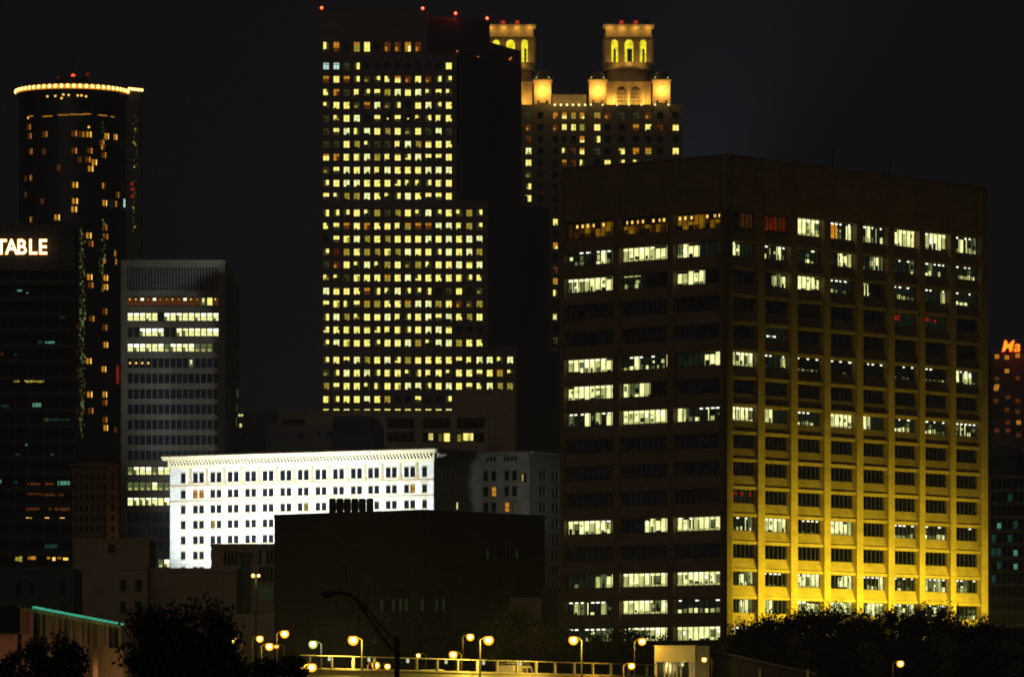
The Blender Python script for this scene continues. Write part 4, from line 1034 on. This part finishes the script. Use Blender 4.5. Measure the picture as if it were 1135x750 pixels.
for y0, y1, l_ in ((609, 624, (1,)), (628, 644, ()), (648, 664, (0, 1, 2, 3))): slits([(287 + 4.1*i, 290 + 4.1*i) for i in range(4)], y0, y1, l_)
b = MB(); b.box(x_(268), x_(276), -.03, .02, z_(680), z_(620)); b.box(x_(266), x_(268), -.5, 0, z_(690), z_(616)); b.box(x_(276), x_(278), -.5, 0, z_(690), z_(616)); b.box(x_(264), x_(280), -.7, 0, z_(616), z_(612)); b.build('stair_recess', [TEALW, BEIGE], root)
b = MB(); b.box(x_(234), x_(262), -2.2, -.16, z_(700), z_(631)); b.box(x_(233.5), x_(262.5), -2.5, -.16, z_(631), z_(629.6)); b.build('annex', [TAN], root)
slab('parapet_deck', 'low yellow-lit parapet wall at the foot of the beige slit-windowed building', 262, 304, 681, 880, 8, BEIGE)

# station-like hall at the lower left, teal tubes along its eaves
D = 450
root = thing('eaves_lit_hall', 'low tan hall with finned walls and a teal-lit sloping eaves line, bottom left corner', 'building', (PX(60, D), D, gz(D)))
z_ = lambda y, d=D: PZ(y, d) - root.location.z
aH = R(87.6); o_ = (-36.3, 420)
fs = Face(root, o_, aH); LH = on_line(134, o_, aH)
zt = lambda u: 0
zr = PZ(668, 415)  # constant roof height; the eaves recede
def zz_at(px, y): return fs.z(px, y)
HZT = zz_at(36, 674)
FIN = mat('tan_finned_wall', (.34, .20, .13), .85, .15, .3); OLIVE = mat('olive_fascia', (.22, .21, .10), .8, .15, .3)
TEAL = emi('teal_tube', lin((80, 205, 165)), .6, .3)
b = MB(); b.box(.5, LH, .6, 34, gz(400) - 1, HZT - 2.0); b.build('wall', [FIN], root, fs.loc(), aH)
b = MB(); b.box(0, LH, 0, 34, HZT - 1.95, HZT); b.build('fascia', [OLIVE], root, fs.loc(), aH)
n = 16
for i in range(n):
    u0 = LH*i/n; b = MB(); b.box(u0, u0 + .18, -.25, .6, gz(400), HZT - .3); b.build('fin', [FIN], root, fs.loc(), aH)
    if i >= 0:
        b = MB(); b.box(u0 + .5, u0 + LH/n - .9, -.35, -.12, HZT + .0, HZT + .16); b.build('eaves_tube', [TEAL], root, fs.loc(), aH)
for i in range(9):
    b = MB(); b.box(-.1, .5, .9 + i*3.6, 1.3 + i*3.6, gz(400), HZT - 2.0); b.build('column', [FIN], root, fs.loc(), aH)
b = MB(); b.box(LH*.40, LH*.96, .3, .58, HZT - 4.4, HZT - 2.1); b.build('window_band', [GLASS], root, fs.loc(), aH)
b = MB(); b.box(-.2, -.05, .8, 2.6, HZT - 1.9, HZT + .15); b.build('dark_vent', [GLASS], root, fs.loc(), aH)
slab('tan_shed', 'small tan shed with a dark doorway between the two black trees', 90, 136, 719, 470, 6, FIN, [(102, 108, 736, 760, 0)], cat='shed')
for d in (432, 450, 468):  # unseen fill spots added to brighten the fascia, end columns and shed
    spot('added_fill', (-36.3 + (d - 420)*.042 + 3.5, d - 3, HZT - 7), (-36.3 + (d - 420)*.042, d + 1, HZT - 2), 420, (1, .75, .3), 140)
for x_w in (-58, -50, -42): spot('added_fill', (x_w, 412, HZT - 6.5), (x_w, 420.5, HZT - 3.5), 520, (1, .52, .25), 130)
spot('added_fill', (PX(112, 465), 461, PZ(748, 470)), (PX(113, 470), 470, PZ(735, 470)), 40, (1, .6, .25), 120)
# small buildings behind the trees at the foot of the office
slab('olive_low_block', 'small olive-lit plain block left of the big office, behind the leafy tree', 566, 600, 663, 870, 10, BEIGE)
slab('grey_link_block', 'narrow grey block wedged between the olive block and the big office', 600.5, 619, 652, 880, 10, mat('grey_link', (.12, .10, .08), .9))

# ================================================================== right edge: hotel with red-lit sign, dome, grid office
D = 2300
HT = mat('brown_hotel_wall', (.13, .07, .045), .8, .2, .1, brick=(3, 2.9, .05, .7))
rr = random.Random(8)
root = thing('brown_hotel', 'distant brown hotel slab at the right edge with scattered orange windows', 'hotel', (PX(1140, D), D, gz(D)))
b = MB(); b.box(PX(1099, D) - root.location.x, PX(1240, D) - root.location.x, 0, 30, 0, PZ(391, D) - gz(D)); b.build('wall', [HT], root)
for px, py, m_ in ((1105, 395, 17), (1116, 396, 17), (1128, 394, 17), (1116, 411, 17), (1105, 419.5, 18), (1128, 419, 18), (1105, 428, 17), (1104, 444, 18), (1117, 468, 18), (1105, 477, 18), (1117, 477, 18), (1129, 468, 17), (1129, 482, 18), (1104, 430.5, 17), (1128, 444, 18), (1117, 440, 18), (1116, 454, 18), (1128, 456, 18), (1143, 396, 17), (1150, 430, 18), (1143, 468, 17)):
    b = MB(); b.box(-.9, .9, -.1, 0, -.85, .85, m_); b.box(-.05, .05, -.14, -.1, -.85, .85, 1); b.build('window', PAL, root, (PX(px, D) - root.location.x, 0, PZ(py, D) - gz(D)))
sg = thing('hotel_sign', 'glowing yellow hotel sign letters with red edges on the brown hotel roof', 'sign', (PX(1120, D), D - 1, PZ(390, D)))
SY = emi('sign_yellow', lin((255, 190, 40)), 1.2); SR = emi('sign_red', (1, .03, .01), 1.3)
for ch, px, bo in (('M', 1109.5, .18), ('a', 1123, .18)):
    l_ = text_obj(ch, 6.4, .1, [SR], 'letter', sg, (PX(px, D) - sg.location.x, .4, .2), .36, .25, .95)
    text_obj(ch, 6.4, .15, [SY], 'letter_tube', l_, (0, -.6, 0), .05, .25, .95)
b = MB(); b.box(-4.5, 9, .6, 1.0, -.4, .1); b.build('sign_rail', [MULL], sg)
point(sg, (2, -3, 2.5), 900, (1, .06, .02), .6)
D = 1150
root = thing('domed_hall', 'dark shallow-domed building right of the tan office', 'building', (PX(1118, D), D, gz(D)))
b = MB(); b.cyl((0, 12), 20*mpp(D)*1.15, -1, PZ(503, D) - gz(D), n=40); b.build('drum', [DKC], root)
b = MB(); b.ball((0, 12, PZ(503, D) - gz(D)), 20*mpp(D)*1.15, sz=.55, lo=0.0, n=32); b.build('dome', [mat('dome_copper', (.07, .07, .07), .5)], root, smooth=True)
D = 1100; S = mpp(D)
root = thing('grid_office', 'dim grey grid-fronted office behind the right end of the tan block', 'office building', (PX(1130, D), D, gz(D)))
fgd = Face(root, (0, D), 0); b = MB()
cc = [(PX(1099 + 6.1*i, D), PX(1104 + 6.1*i, D)) for i in range(14)]
rw_ = [(PZ(541 + 15*k, D), PZ(530 + 15*k, D)) for k in range(12)]
grid_wall(b, PX(1096, D), PX(1186, D), gz(D) - 1, PZ(526, D), cc, rw_, .4); fgd.put('wall', b, [mat('grey_grid_frame', (.14, .13, .11), .8), GLASS])
b = MB(); b.box(PX(1096.2, D), PX(1185, D), .6, 25, gz(D) - 1, PZ(527, D)); fgd.put('core', b, [DKC])
rr = random.Random(19); items = []
for k, (za, zb) in enumerate(rw_):
    for i, (a, c) in enumerate(cc):
        q = MB(); q.box(0, c - a, .1, .2, 0, zb - za, 0); r_ = rr.random()
        if r_ < .035: q.box(.05, c - a - .1, .06, .1, .1, (zb - za)*.6, 19)
        elif r_ < .16: q.box(.05, c - a - .1, .06, .1, .1, (zb - za)*.8, 20)
        q.box((c-a)*.48, (c-a)*.52, 0, .1, 0, zb - za, 1); items.append((q, a, za, r_ > .28))
items.sort(key=lambda t: t[3] * 1 + (t[1] > PX(1136, D)) * 2)
place_windows(fgd, [t[:3] for t in items], TE, v=.1, cap=72)
slab('dark_low_wall_block', 'long low dark building behind the trees under the right end of the tan office', 1075, 1200, 696, 778, 14, DKC)

# ================================================================== overpass with railing, vehicles
CONC = mat('overpass_concrete', (.42, .38, .27), .85, .15, .4)
STEEL = mat('pale_rail_steel', (.45, .42, .34), .5, .1, 1.0)
aO = R(61); pO = (PX(345, 560), 560)
class O_: pass
root = thing('overpass', 'yellow-lit concrete overpass deck with parapet crossing the bottom of the view', 'bridge', (pO[0], pO[1], gz(560)))
fo_ = Face(root, pO, aO); LO = on_line(728, pO, aO)
zR = PZ(726, 560); zP = zR - 1.42; zD_ = zP - 1.1
b = MB(); b.box(-4.3, LO, 0, .4, zD_ - 1.4, zP); b.box(-4.3, LO, -.1, .5, zP, zP + .12); b.box(-4.3, LO, -.18, 0, zD_ - .2, zD_ + .1); fo_.put('parapet', b, [CONC])
b = MB(); b.box(-4.3, LO + 30, .4, 12, zD_ - .6, zD_); fo_.put('deck', b, [mat('deck_asphalt', (.055, .052, .05), .9)])
b = MB(); b.box(-4.3, LO + 30, 12, 12.4, zD_ - 1.4, zD_ + .9); fo_.put('far_parapet', b, [CONC])
for u in (0, 22, 44, 66):
    b = MB(); b.box(u - .8, u + .8, 1.5, 10.5, 0, zD_ - .6); fo_.put('pier', b, [CONC])
b = MB(); b.tube([(-2, .2, zR), (LO, .2, zR)], .07); b.tube([(-2, .2, zP + .16), (LO, .2, zP + .16)], .05); fo_.put('handrail', b, [STEEL])
t_ = 0
while t_ < LO:
    b = MB(); b.box(t_ - .13, t_ + .13, .1, .3, zP + .12, zR); b.box(t_ - .2, t_ + .2, .02, .38, zP + .12, zP + .2); fo_.put('post', b, [STEEL]); t_ += 4.3
for i, px in enumerate((365, 409, 452, 494.5, 536, 577)):
    b = MB(); u = fo_.u(px); b.ball((u, .0, zR - .33), .17); b.box(u - .1, u + .1, -.1, .1, zR - .2, zR - .05); fo_.put('rail_lamp', b, [emi('rail_lamp', lin((235, 235, 190)), .75)])

WHITEP = mat('white_vehicle_paint', (.62, .60, .52), .35, .05); RUB = mat('rubber', (.02, .02, .02), .9)
def vehicle(name, label, cat, px, off, L, H, van):
    u = fo_.u(px); p = fo_.M() @ Vector((u, off, zD_)); t = thing(name, label, cat, (p.x, p.y, p.z), aO)
    W = 1.9
    b = MB()
    if van: prof = [(-L/2, .35), (L/2, .35), (L/2, .95), (L/2 - .75, 1.15), (L/2 - 1.35, H - .08), (L/2 - 1.6, H), (-L/2 + .1, H), (-L/2, H - .15)]
    else: prof = [(-L/2, .3), (L/2, .3), (L/2, .7), (L/2 - 1.1, .9), (L/2 - 1.8, H - .05), (L/2 - 2.3, H), (-L/2 + 1.2, H), (-L/2 + .4, .95), (-L/2, .9)]
    n = len(prof); prof = prof[::-1]
    for yy in (0, W): b.v += [(x, yy, z) for x, z in prof]
    b.f.append(tuple(range(n))[::-1]); b.m.append(0); b.f.append(tuple(range(n, 2*n))); b.m.append(0)
    for i in range(n): j = (i+1) % n; b.f.append((i, j, n+j, n+i)); b.m.append(0)
    b.build('body', [WHITEP], t)
    for x0, x1, x2, x3 in (((L/2-1.55, L/2-2.3, L/2-2.3, L/2-1.0), (L/2-2.5, L/2-3.6, L/2-3.6, L/2-2.5)) if van else ((L/2-1.9, L/2-2.9, L/2-2.9, L/2-1.3), (L/2-3.0, L/2-3.9, L/2-4.1, L/2-3.0))):
        b = MB(); z0, z1 = (1.2, H - .25) if van else (.88, H - .1)
        b.poly([(x3 - .1, -.012, z0), (x0 - .05, -.012, z1), (x1, -.012, z1), (x2, -.012, z0)]); b.build('window', [GLASS], t)
    for xw in (-L/2 + .85, L/2 - .9):
        for yw in (.12, W - .12):
            b = MB(); ring = [(xw + .33*math.cos(a), .33 + .33*math.sin(a)) for a in [2*math.pi*k/16 for k in range(16)]]
            n0 = len(b.v); b.v += [(p_[0], yw - .14, p_[1]) for p_ in ring] + [(p_[0], yw + .14, p_[1]) for p_ in ring]
            b.f.append(tuple(range(16))); b.m.append(0); b.f.append(tuple(range(31, 15, -1))); b.m.append(0)
            for k in range(16): j = (k+1) % 16; b.f.append((k, 16+k, 16+j, j)); b.m.append(0)
            b.build('wheel', [RUB], t)
    if van:
        b = MB()
        for yy in (.25, W - .25): b.tube([(-L/2 + .2, yy, H + .22), (L/2 - 1.3, yy, H + .22)], .05)
        for xx in (-L/2 + .4, -.6, .6, L/2 - 1.5): b.tube([(xx, .2, H + .22), (xx, W - .2, H + .22)], .04); b.tube([(xx, .25, H), (xx, .25, H + .22)], .03); b.tube([(xx, W - .25, H), (xx, W - .25, H + .22)], .03)
        b.box(-L/2 + .3, L/2 - 1.6, .8, 1.1, H + .26, H + .34)
        b.build('roof_rack', [STEEL], t)
    return t
vehicle('van', 'pale van with a ladder rack on its roof driving behind the overpass railing', 'van', 611, 3.2, 9.0*.62, 2.15, True)
vehicle('car', 'small pale car half hidden behind the overpass parapet, left of the van', 'car', 517, 3.0, 4.4, 1.52, False)

# toll-booth like pavilion at the end of the overpass
D = 640; S = mpp(D)
root = thing('entrance_pavilion', 'cream box-topped pavilion with slim columns standing at the end of the overpass', 'pavilion', (PX(756, D), D, gz(D)))
CREAM = mat('cream_panel', (.50, .45, .26), .8, .12, .5)
fp = Face(root, (PX(726, D), D), R(0)); x_ = lambda p: PX(p, D) - PX(726, D); z_ = lambda y: PZ(y, D)
b = MB(); b.box(0, x_(770.6), 0, 5.5, z_(733), z_(715.5)); b.box(-.1, x_(770.6) + .1, -.1, 5.6, z_(715.5), z_(714.7)); fp.put('canopy', b, [CREAM])
b = MB(); b.box(x_(770.6) + .004, x_(786.4), .4, 7, gz(D), z_(715.2)); fp.put('side_wall', b, [mat('olive_side_wall', (.20, .18, .13), .85)])
for px in (727, 737, 741.5, 746, 750.5, 755, 765.5, 769):
    b = MB(); wv = .16 if px in (727, 769, 765.5) else .07; b.box(x_(px) - wv, x_(px) + wv, .3, .6, gz(D), z_(733)); fp.put('column', b, [STEEL])
b = MB(); b.box(x_(728), x_(769), 3, 3.2, gz(D), z_(733)); fp.put('glazing', b, [GLASS])
for px in (741, 757): point(root, (PX(px, D) - root.location.x, 1.5, z_(735.5) - root.location.z), 60, (1, .85, .4), .2)
spot('canopy_light', (PX(745, D), D - 7, z_(738)), (PX(748, D), D, z_(724)), 700, (1, .80, .25), 90)
# sloping dark roof running off to the right
root = thing('sloping_roof_shed', 'long dark shed with a sloping roof running right from the cream pavilion', 'shed', (PX(840, 645), 645, gz(645)))
b = MB(); D = 645; xa, xb = PX(786.8, D) - root.location.x, PX(905, D) - root.location.x; za, zb = PZ(721, D) - root.location.z, PZ(748, D) - root.location.z
b.prism([(xa, 0), (xb, 0), (xb, 14), (xa, 14)], -1, 0, 0, [za, zb, zb, za]); b.build('wall', [DKC], root)
b = MB(); n0 = 0
b.v += [(xa - .2, -.5, za + .02), (xb, -.5, zb + .02), (xb, 14, zb + .02), (xa - .2, 14, za + .02), (xa - .2, -.5, za + .28), (xb, -.5, zb + .28), (xb, 14, zb + .28), (xa - .2, 14, za + .28)]
for q in ((0,3,2,1),(4,5,6,7),(0,1,5,4),(1,2,6,5),(2,3,7,6),(3,0,4,7)): b.f.append(q); b.m.append(0)
b.build('roof', [mat('roof_sheet', (.10, .09, .075), .7)], root)
for px in (842, 895):
    b = MB(); b.box(-.12, .12, -.7, -.5, 0, .9); b.build('marker_post', [CREAM], root, (PX(px, D) - root.location.x, 0, PZ(750, D) - root.location.z))

# ================================================================== street lamps
BULB = emi('sodium_bulb', lin((255, 225, 120)), 9.0); BULBW = emi('mercury_bulb', lin((235, 255, 190)), 6.0); GLASSG = emi('sodium_halo_globe', lin((255, 160, 25)), 2.2)  # coloured globe round each bulb stands in for its halo
GREENG = emi('mercury_halo_globe', lin((190, 210, 90)), 1.3)
POLE = mat('galvanised_pole', (.022, .02, .015), .7)
def street_lamp(px, py, D, r, label, side=1, power=260, base=None, white=False, name='street_lamp', group='street lamps around the overpass', col=None, cat='street lamp'):
    zl = PZ(py, D); bz = base if base is not None else gz(D)
    t = thing(name, label, cat, (PX(px, D) + side*.9, D, bz), 0, group)
    h = zl - bz
    b = MB(); b.tube([(0, 0, 0), (0, 0, h*.5), (0, 0, h + .05)], [.13, .10, .08]); b.cyl((0, 0), .24, 0, .4); b.build('pole', [POLE], t)
    b = MB(); b.tube([(0, 0, h), (-side*.4, 0, h + .30), (-side*.85, 0, h + .34)], .05); b.build('arm', [POLE], t)
    b = MB(); b.cyl((-side*.9, 0), r*.9, h + r*.75, h + r*.75 + .16, r1=.12, n=16); b.build('lamp_hood', [POLE], t)
    b = MB(); b.ball((-side*.9, 0, h), r, 0, n=20, h=14); b.ball((-side*.9, -r*.55, h), r*.62, 1, n=16, h=10); b.build('lamp_head', [GREENG if white else GLASSG, BULBW if white else BULB], t, smooth=True)
    point(t, (-side*.9, -r - .35, h - .1), power, col or ((.85, 1, .6) if white else SODIUM), .25)
    return t
U = lambda px, off: (lambda p: (p.x, p.y))(fo_.M() @ Vector((fo_.u(px), off, 0)))
street_lamp(391.5, 709, 567, .54, 'big glowing orange lamp above the left part of the overpass rail', 1, 4600, zD_, col=(1, .70, .09))
street_lamp(541.5, 709, 588, .54, 'big glowing orange lamp on a pole above the middle of the overpass rail', -1, 4600, zD_, col=(1, .70, .09))
street_lamp(635.6, 709, 598, .52, 'big glowing orange lamp on a pole right above the van', 1, 4600, zD_, col=(1, .70, .09))
street_lamp(521.3, 705.5, 650, .46, 'smaller orange lamp close left of the middle overpass lamp', -1, 900)
street_lamp(502.4, 725, 600, .46, 'orange lamp low over the railing, left of the two middle lamps', 1, 900, zD_)
street_lamp(463.7, 726, 640, .28, 'tiny orange lamp just over the railing right of the dark curved pole', 1, 90, zD_)
street_lamp(416.5, 736.7, 600, .44, 'orange lamp seen through the rail bars, left one of the pair', -1, 900, zD_ )
street_lamp(429.5, 738, 640, .36, 'orange lamp seen through the rail bars, right one of the pair', -1, 150, zD_)
street_lamp(345.8, 739, 545, .46, 'orange lamp beside the left end of the overpass parapet', -1, 9000, gz(545))
street_lamp(347, 713.5, 600, .48, 'greenish-white lamp above the left end of the railing', 1, 900, None, True)
street_lamp(315.5, 702, 640, .50, 'highest orange lamp over the dark bushes left of the railing', -1, 1200)
street_lamp(298.6, 716, 620, .46, 'bigger orange lamp touching a tiny one over the bushes', -1, 900)
street_lamp(306.6, 716, 690, .28, 'small orange lamp hugging the right side of a bigger one over the bushes', 1, 90)
street_lamp(288, 707.5, 640, .42, 'orange lamp directly right of the big black tree crown', -1, 200)
street_lamp(259, 709.5, 620, .34, 'small orange lamp peeping through the edge of the big black tree', 1, 150)
street_lamp(711.7, 710.4, 640, .46, 'orange lamp on a curved arm left of the cream pavilion', -1, 1200)
street_lamp(700, 737.5, 612, .40, 'orange lamp at the railing left of the cream pavilion', -1, 1200, zD_)
street_lamp(780.5, 730.5, 636, .32, 'small lamp shining in front of the olive side wall of the pavilion', 1, 150)
street_lamp(998, 735, 640, .42, 'lone orange lamp low among the dark trees on the right', -1, 120)
# twin-headed lamp before the beige slit building
D = 860; t = thing('twin_lamp', 'tall twin-headed yellow lamp in front of the beige slit-windowed building', 'street lamp', (PX(283.7, D), D, gz(D)), 0, 'street lamps around the overpass')
h = PZ(638, D) - gz(D)
b = MB(); b.tube([(0, 0, 0), (0, 0, h)], [.16, .1]); b.build('pole', [POLE], t)
for s_ in (-1, 1):
    b = MB(); b.tube([(0, 0, h), (s_*.4, 0, h + .15)], .05); b.build('arm', [POLE], t)
    b = MB(); b.ball((s_*.42, -.1, h + .05), .34 if s_ < 0 else .26, 0); b.ball((s_*.42, -.35, h + .05), .2, 1); b.build('lamp_head', [GLASSG, BULB], t, smooth=True)
point(t, (0, -1, h - .5), 260, (1, .8, .2), .3)
# unlit cobra-head lamp, near and dark
D = 220; S = mpp(D)
t = thing('cobra_lamp', 'unlit dark curved-arm street lamp silhouetted in front of the black block', 'street lamp', (PX(440, D), D, gz(D)))
BK = mat('dark_steel', (.02, .017, .015), .6)
q = lambda px, py: (PX(px, D) - t.location.x, 0, PZ(py, D) - t.location.z)
b = MB(); b.tube([(0, 0, 0), (0, 0, PZ(725, D)), q(440, 706)], [.13, .10, .085]); b.build('pole', [BK], t)
b = MB(); b.tube([q(440, 724), q(431, 716), q(418, 698), q(405, 679), q(396, 666), q(388, 659), q(378, 656.2), q(374, 656)], .045)
b.tube([q(440, 708), q(430, 702), q(415, 684), q(402, 669), q(394, 661.5)], .035); b.tube([q(418, 698), q(420, 690)], .03); b.build('arm', [BK], t)
b = MB(); b.ball((0, 0, 0), .36, 0, n=16, h=8, sz=.30); b.box(-.1, .45, -.09, .09, -.05, .06)
b.v = [(x_*1.05, y_*.5, z_) for x_, y_, z_ in b.v]; o = b.build('lamp_head', [BK], t, q(364.5, 657.5))
b = MB(); b.ball((0, 0, 0), .18, 0, n=12, h=6, sz=.6); b.build('lens', [GLASS], o, (-.05, 0, -.08))

# ================================================================== trees
def leafmat(name, c):
    m = mat(name, c, .6, .35, .9); return m
LEAF = [leafmat('foliage_dark', (.018, .022, .008)), leafmat('foliage_mid', (.05, .058, .02)), leafmat('foliage_olive', (.075, .08, .028))]
BARK = mat('bark', (.05, .035, .022), .9, .3, 2)
def tree(px, pybot, pytop, wpx, D, label, n=3500, leaf=.17, m=0, seed=1, group=None, clumps=26, zb=None, spike=0.0):
    rr = random.Random(seed); S = mpp(D); z0 = gz(D) if zb is None else zb
    t = thing('tree', label, 'tree', (PX(px, D), D, z0), 0, group)
    H = PZ(pytop, D) - z0; Wd = wpx*S/2; hb = max(1.2, min(H*.35, PZ(pybot, D) - z0)); ch = (H - hb)/2; cz = hb + ch
    cl = []
    for i in range(clumps):
        while True:
            x, y, z = rr.uniform(-1, 1), rr.uniform(-1, 1), rr.uniform(-1, 1)
            if .25 < x*x + y*y + z*z < 1: break
        k = .80; rad = rr.uniform(.20, .36)
        cl.append((x*Wd*k, y*Wd*k, cz + z*ch*(k + .02), rad*Wd, rad*min(ch, Wd)*1.0))
    b = MB()
    b.tube([(0, 0, -.2), (rr.uniform(-.1, .1), 0, H*.3), (rr.uniform(-.2, .2), 0, H*.62), (rr.uniform(-.3, .3), 0, H*.85)], [H*.028, H*.022, H*.012, .03])
    for c in rr.sample(cl, min(9, len(cl))):
        s_ = H*rr.uniform(.25, .5); b.tube([(0, 0, s_), (c[0]*.5, c[1]*.5, s_ + (c[2] - s_)*.6), (c[0], c[1], c[2])], [H*.012, H*.008, .02], 6)
    b.build('trunk', [BARK], t)
    b = MB()
    for i in range(n):
        c = rr.choice(cl)
        while True:
            x, y, z = rr.gauss(0, .5), rr.gauss(0, .5), rr.gauss(0, .5)
            if x*x + y*y + z*z < 1.7: break
        p = Vector((c[0] + x*c[3]*1.15, c[1] + y*c[3]*1.15, c[2] + z*c[4]*1.15 + (spike*rr.random()**4)))
        if p.z < hb*.7: p.z = hb*.7 + rr.random()
        s_ = leaf*rr.uniform(.6, 1.3); a = Euler((rr.uniform(0, 6.3), rr.uniform(0, 6.3), rr.uniform(0, 6.3))).to_matrix()
        e1, e2 = a @ Vector((s_, 0, 0)), a @ Vector((0, s_*.6, 0))
        b.poly([p - e1, p - e2, p + e1, p + e2])
    b.build('crown', [LEAF[m]], t)
    return t
tree(205, 760, 664, 150, 340, 'biggest black tree crown, rising before the tan annex wall', 9000, .17, 0, 1, clumps=60)
tree(252, 775, 690, 60, 335, 'low dark tree overlapping the right flank of the biggest black tree', 3000, .15, 0, 2)
tree(58, 770, 699, 84, 330, 'black tree silhouetted before the finned hall at lower left', 5000, .15, 0, 3, clumps=34)
tree(14, 775, 715, 44, 328, 'small dark tree in the bottom left corner', 2200, .13, 0, 4)
tree(293, 775, 718, 50, 338, 'dark leafy bush-like tree right of the biggest black tree, under the small orange lamps', 2600, .13, 0, 5)
tree(322, 775, 711, 42, 342, 'dark thin-topped tree just left of the overpass railing', 1800, .13, 0, 6)
tree(340, 790, 731, 30, 344, 'lowest dark bush in front of the left end of the overpass parapet', 1200, .12, 0, 16)
tree(575, 750, 668, 84, 622, 'leafy tree lit faintly from below, left foot of the big office', 7000, .18, 2, 7, clumps=36)
tree(540, 760, 678, 62, 720, 'dim tree behind the two middle overpass lamps', 3500, .24, 1, 8)
tree(478, 765, 693, 54, 740, 'dim low tree before the black block, left of the middle lamps', 2600, .24, 1, 17)
tree(620, 760, 690, 50, 700, 'dim tree between the van lamp and the big office wall', 2600, .22, 1, 9)
tree(662, 755, 689, 56, 715, 'tree screening the lowest lit windows at the left end of the big office', 2600, .20, 1, 10)
tree(700, 755, 692, 56, 712, 'tree screening the lowest windows just left of the curved-arm lamp', 2600, .20, 1, 11)
tree(738, 760, 700, 46, 716, 'low tree behind the cream pavilion canopy', 1800, .20, 1, 12)
tx = [(826, 690, 44), (858, 684, 48), (890, 672, 44), (922, 664, 46), (954, 670, 42), (986, 670, 44), (1018, 668, 42), (1048, 672, 40), (1078, 682, 40), (1108, 696, 44), (1136, 700, 46)]
lb = ['lowest tree at the corner of the floodlit wall', 'second tree from the corner of the floodlit wall', 'third tree from the corner of the floodlit wall', 'tallest spiky tree, fourth from the office corner',
      'fifth tree from the office corner along the floodlit wall', 'sixth tree from the office corner along the floodlit wall', 'seventh tree from the office corner along the floodlit wall',
      'eighth tree from the office corner along the floodlit wall', 'last tree before the right end of the floodlit wall', 'tree past the right end of the floodlit wall', 'tree at the right edge of the photo']
for i, (px, yt, wd) in enumerate(tx):
    tree(px, 760, yt, wd*1.3, 700 + i*6, lb[i], 12000, .17, 0, 30 + i, 'row of dark trees along the floodlit wall', clumps=60, spike=1.7)
# lower shrubs in front of that row
for i, px in enumerate(range(806, 1150, 26)):
    tree(px, 790, 701 + (i*7) % 9, 46, 668 + i*3, ['dark shrub next to the sloping shed roof', 'dark shrub second right of the shed roof', 'dark shrub third right of the shed roof', 'dark shrub fourth right of the shed roof', 'dark shrub under the tallest spiky tree',
        'dark shrub right of the one under the tallest tree', 'dark shrub left of the lone low orange lamp', 'dark shrub around the lone low orange lamp', 'dark shrub right of the lone low orange lamp', 'dark shrub second right of the lone orange lamp',
        'dark shrub third right of the lone orange lamp', 'dark shrub below the right end of the floodlit wall', 'dark shrub just left of the right edge', 'last dark shrub at the right edge'][i], 4200, .26, 2 if i % 3 == 0 else 0, 60 + i, 'dark shrubs under the tree row', clumps=16)
